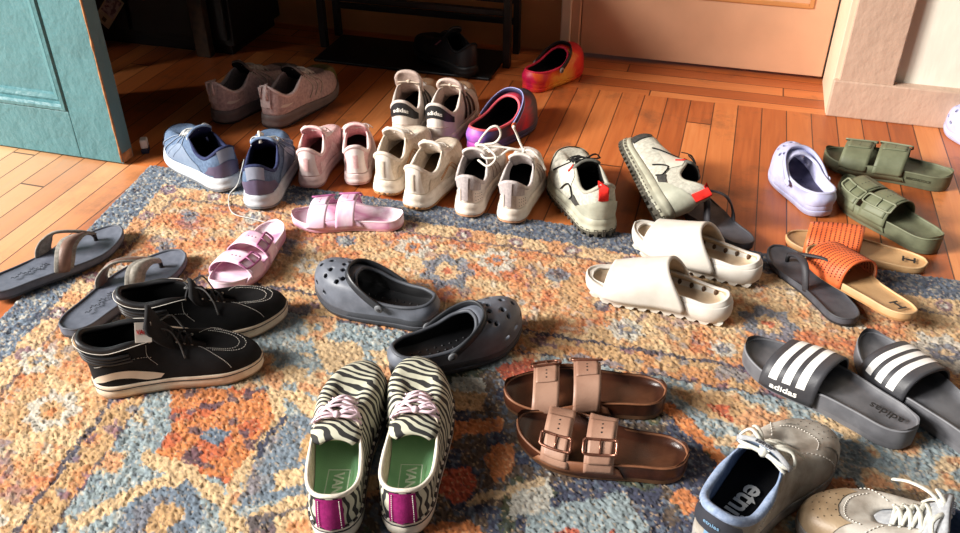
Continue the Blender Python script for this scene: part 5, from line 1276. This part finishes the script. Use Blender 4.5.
# ---------------------------------------------------------------- zebra skate shoes
def zebra(name):
    m, N, Lk, b = nodes(name); b.inputs['Roughness'].default_value = .8
    tc = N.new('ShaderNodeTexCoord'); mp = N.new('ShaderNodeMapping'); mp.inputs['Rotation'].default_value = (0, 0, .75); mp.inputs['Scale'].default_value = (1.0, .55, .9)
    Lk.new(tc.outputs['Object'], mp.inputs['Vector'])
    no = N.new('ShaderNodeTexNoise'); no.inputs['Scale'].default_value = 26; no.inputs['Detail'].default_value = 2; Lk.new(mp.outputs[0], no.inputs['Vector'])
    wv = N.new('ShaderNodeTexWave'); wv.wave_type = 'BANDS'; wv.bands_direction = 'X'; wv.inputs['Scale'].default_value = 37; wv.inputs['Distortion'].default_value = 9; wv.inputs['Detail'].default_value = 1.5; wv.inputs['Detail Scale'].default_value = .9
    Lk.new(mp.outputs[0], wv.inputs['Vector'])
    rp = N.new('ShaderNodeValToRGB'); rp.color_ramp.elements[0].position = .44; rp.color_ramp.elements[1].position = .54
    rp.color_ramp.elements[0].color = (*lin((30, 29, 30)), 1); rp.color_ramp.elements[1].color = (*lin((186, 184, 164)), 1)
    Lk.new(wv.outputs['Fac'], rp.inputs['Fac']); Lk.new(rp.outputs['Color'], b.inputs['Base Color'])
    return m
ZB = zebra('zebra_canvas')
ZM = dict(upper=ZB, sole=rub('off_white_foxing', (222, 214, 200), (204, 194, 178)), outsole=rub('zebra_outsole', (190, 170, 140)), lining=fab('cream_canvas_in', (214, 204, 184), (190, 178, 156)), tongue=ZB, tongue_in=fab('tan_tongue_in', (150, 124, 84)), lace=tiedye('pink_white_lace2', [(238, 234, 232), (236, 228, 230), (238, 234, 232), (150, 104, 124), (238, 232, 232), (232, 206, 216)], (1, 1, 0), 60, 3.0, 0), insole=fab('green_insole', (140, 196, 148), (124, 182, 134), nscale=20), collar=fab('cream_piping', (226, 218, 202)))
MAG = fab('magenta_tab', (150, 30, 104), (128, 22, 88)); INSP = lea('pale_insole_print', (204, 222, 204))
RIM_SK = [(.66, 0, .056), (.645, .011, .058), (.58, .014, .066), (.52, .017, .074), (.475, .023, .078), (.38, .030, .073), (.27, .033, .064), (.16, .032, .062), (.075, .024, .068), (.035, .012, .072), (.028, 0, .073)]
for k, (lab, heel, toe, sd) in enumerate((('zebra print lace-up skate shoe, left one, green insole showing', *((-0.202, 0.716), (-0.199, 1.117)), -1), ('zebra print lace-up skate shoe, right one, overlapping the slate clog', *((-0.107, 0.708), (-0.095, 1.127)), 1))):
    root = place('zebra_shoe', lab, 'shoe', 'zebra skate shoes', heel, toe, .285, anchor='toe', k=1.19)
    ft = Foot(.285, .094, sd)
    U = sneaker(root, ft, ZM, rim=RIM_SK, heel_h=.026, toe_h=.024, toe_spring=.006, rings=FOX, bulge=.001, th=.036, lace_us=(.10, .135, .17, .205, .235), inset=.001, warp=1.3, flare=0, collar_r=.0028,
                tongue=[(.68, .050, .016), (.60, .056, .021), (.53, .063, .026), (.47, .073, .029), (.41, .078, .030), (.36, .076, .028), (.34, .073, .020)], lace_r=.0022, knot_kw=dict(s=.56, ends=((.012, -.05), (-.004, .055)), zl=.010))
    mb = MB(); mb.tube([(x, y, U.bot(x)+.0190) for x, y in ft.ring(.0004)], .0012, 6, True); mb.build('foxing_line', lea('dark_line', (40, 36, 38)), root)
    tr_ = MB()
    rr = ft.ring(.0002)
    for i in range(0, 88, 2): tr_.tube([(rr[i][0], rr[i][1], U.zt(rr[i][0])-.001), (rr[(i+1) % 88][0], rr[(i+1) % 88][1], U.zt(rr[(i+1) % 88][0])-.001)], .0017, 5)
    tr_.build('welt_dashes', lea('dark_line2', (52, 46, 48)), root)
    on_upper(root, U, 'heel_tab', MAG, [(.474, .0), (.474, .5), (.474, .97)], [(.526, .0), (.526, .5), (.526, .97)], .0022, 10, 4)
    sm_ = MB()
    for u in (.480, .520): U.seam([(u, .03), (u, .95)], .0006, .0028, 26, sm_, dash=1)
    sm_.build('tab_stitching', THR, root)
    # footbed edge, sock liner and the printed mark
    mb = MB(); x0, x1 = .05, .46
    bm_ = bedtext(root, ft, U.zt, 'VANS', 'insole_print', INSP, .22, .017, math.pi, .0058, 0, .02)
    fr = MB(); cxx = .22*ft.L
    fr.tube([(cxx+a*.026, ft.mid(cxx)+b*.013, U.zt(cxx+a*.026)+.0056) for a, b in ((-1, -1), (1, -1), (1, 1), (-1, 1))], .0007, 5, True); fr.build('print_frame', INSP, root)

# ---------------------------------------------------------------- worn grey skate shoes at the lower right
EM = dict(upper=lea('worn_grey_leather', (180, 174, 164), (132, 123, 112), nscale=24, ramp=(.36, .60), rough=.65), sole=rub('dirty_grey_sole', (156, 152, 148), (118, 114, 110)), outsole=rub('brown_gum', (120, 100, 76)), lining=fab('slate_blue_lining', (120, 136, 164), (98, 114, 142)), tongue=fab('grey_pad_tongue', (168, 170, 172), (146, 148, 152)), tongue_in=fab('blue_pad_in', (126, 144, 172)),
          lace=fab('off_white_lace', (212, 210, 198), (190, 188, 176)), insole=fab('black_insole', (20, 20, 22)), collar=fab('slate_blue_collar', (150, 164, 188), (122, 138, 166)))
EDK = lea('dark_heel_band', (50, 52, 60)); ELB = lea('sky_mark', (120, 156, 186)); EWP = lea('white_insole_print', (206, 204, 198)); ETN = lea('tan_toe_suede', (150, 130, 104), (120, 100, 76), nscale=22)
RIM_ET = [(.68, 0, .062), (.665, .012, .064), (.60, .016, .072), (.52, .020, .084), (.46, .026, .092), (.38, .035, .089), (.27, .038, .076), (.16, .036, .072), (.075, .027, .080), (.035, .014, .086), (.026, 0, .088)]
for k, (lab, heel, toe, sd) in enumerate((('worn grey skate shoe with blue collar, lettered black insole, beside the brown sandals', *((0.328, 0.780), (0.519, 0.967)), 1), ('worn grey skate shoe lying laces up at the bottom right corner', *((0.657, 0.701), (0.445, 0.821)), 1))):
    root = place('skate_shoe', lab, 'shoe', 'worn grey skate shoes', heel, toe, .290, k=1.06 if k == 0 else 1.0, anchor='toe')
    ft = Foot(.290, .112, -1 if k == 0 else 1)
    U = sneaker(root, ft, EM, rim=RIM_ET, heel_h=.030, toe_h=.026, toe_spring=.008, rings=FOX, bulge=.003, th=.042, lace_us=(.115, .142, .17, .198, .226, .25), inset=.001, warp=1.3, flare=0, collar_r=.0062, lace_r=.0033,
                tongue=[(.70, .058, .018), (.60, .068, .025), (.52, .083, .032), (.47, .098, .037), (.435, .112, .040), (.42, .118, .032)], knot_kw=dict(s=.9, ends=((.05, -.04), (.055, .045)) if k == 0 else ((.03, -.03), (.075, -.055)), zl=.014))
    on_upper(root, U, 'toe_cap', ETN if k else EM['upper'], [(-.10, .03), (0, .03), (.10, .03)], [(-.085, .62), (0, .66), (.085, .62)], .0014, 22, 6)
    on_upper(root, U, 'heel_band', EDK, [(.43, .42), (.5, .40), (.57, .42)], [(.44, .84), (.5, .94), (.56, .84)], .0022, 18, 5)
    surftext(root, U, 'etnies', 'heel_lettering', ELB, .5, .66, (.0145, 0), (0, .15), .01, .0034)
    on_upper(root, U, 'heel_strip', ELB, [(.490, .0), (.490, .40)], [(.510, .0), (.510, .40)], .002, 5, 3)
    bedtext(root, ft, U.zt, 'etnies', 'insole_lettering', EWP, .27, .042, math.pi, .0062, 0, .02)
    dm_ = MB()
    for i in range(5):
        for j in range(4): 
            u = -.045+.0225*i; v = .36+.09*j; sphere(dm_, U.at(u, v, .002), .0010, 6, sq=.3, axis=U.N(u, v))
    dm_.build('perforations', HOLE, root)
    U.seam([(-.10, .68), (-.05, .70), (0, .72), (.05, .70), (.10, .68)], .0008, .0012, 40, None, dash=1).build('stitching', THR, root)
    for f in (lambda u: u, lambda u: 1-u):
        U.seam([(f(.12), .06), (f(.13), .5), (f(.115), .9)], .0008, .0012, 24, None, dash=1).build('stitching', THR, root); U.seam([(f(.40), .1), (f(.36), .5), (f(.31), .85)], .0008, .0012, 24, None, dash=1).build('stitching', THR, root)
    lettering(lambda x, y: Vector((U.foot.L*.425-.004+y*.010, ft.mid(.42*ft.L)+x*.010, .1205)), 'etnies', 'tongue_lettering', EDK, root, .02)
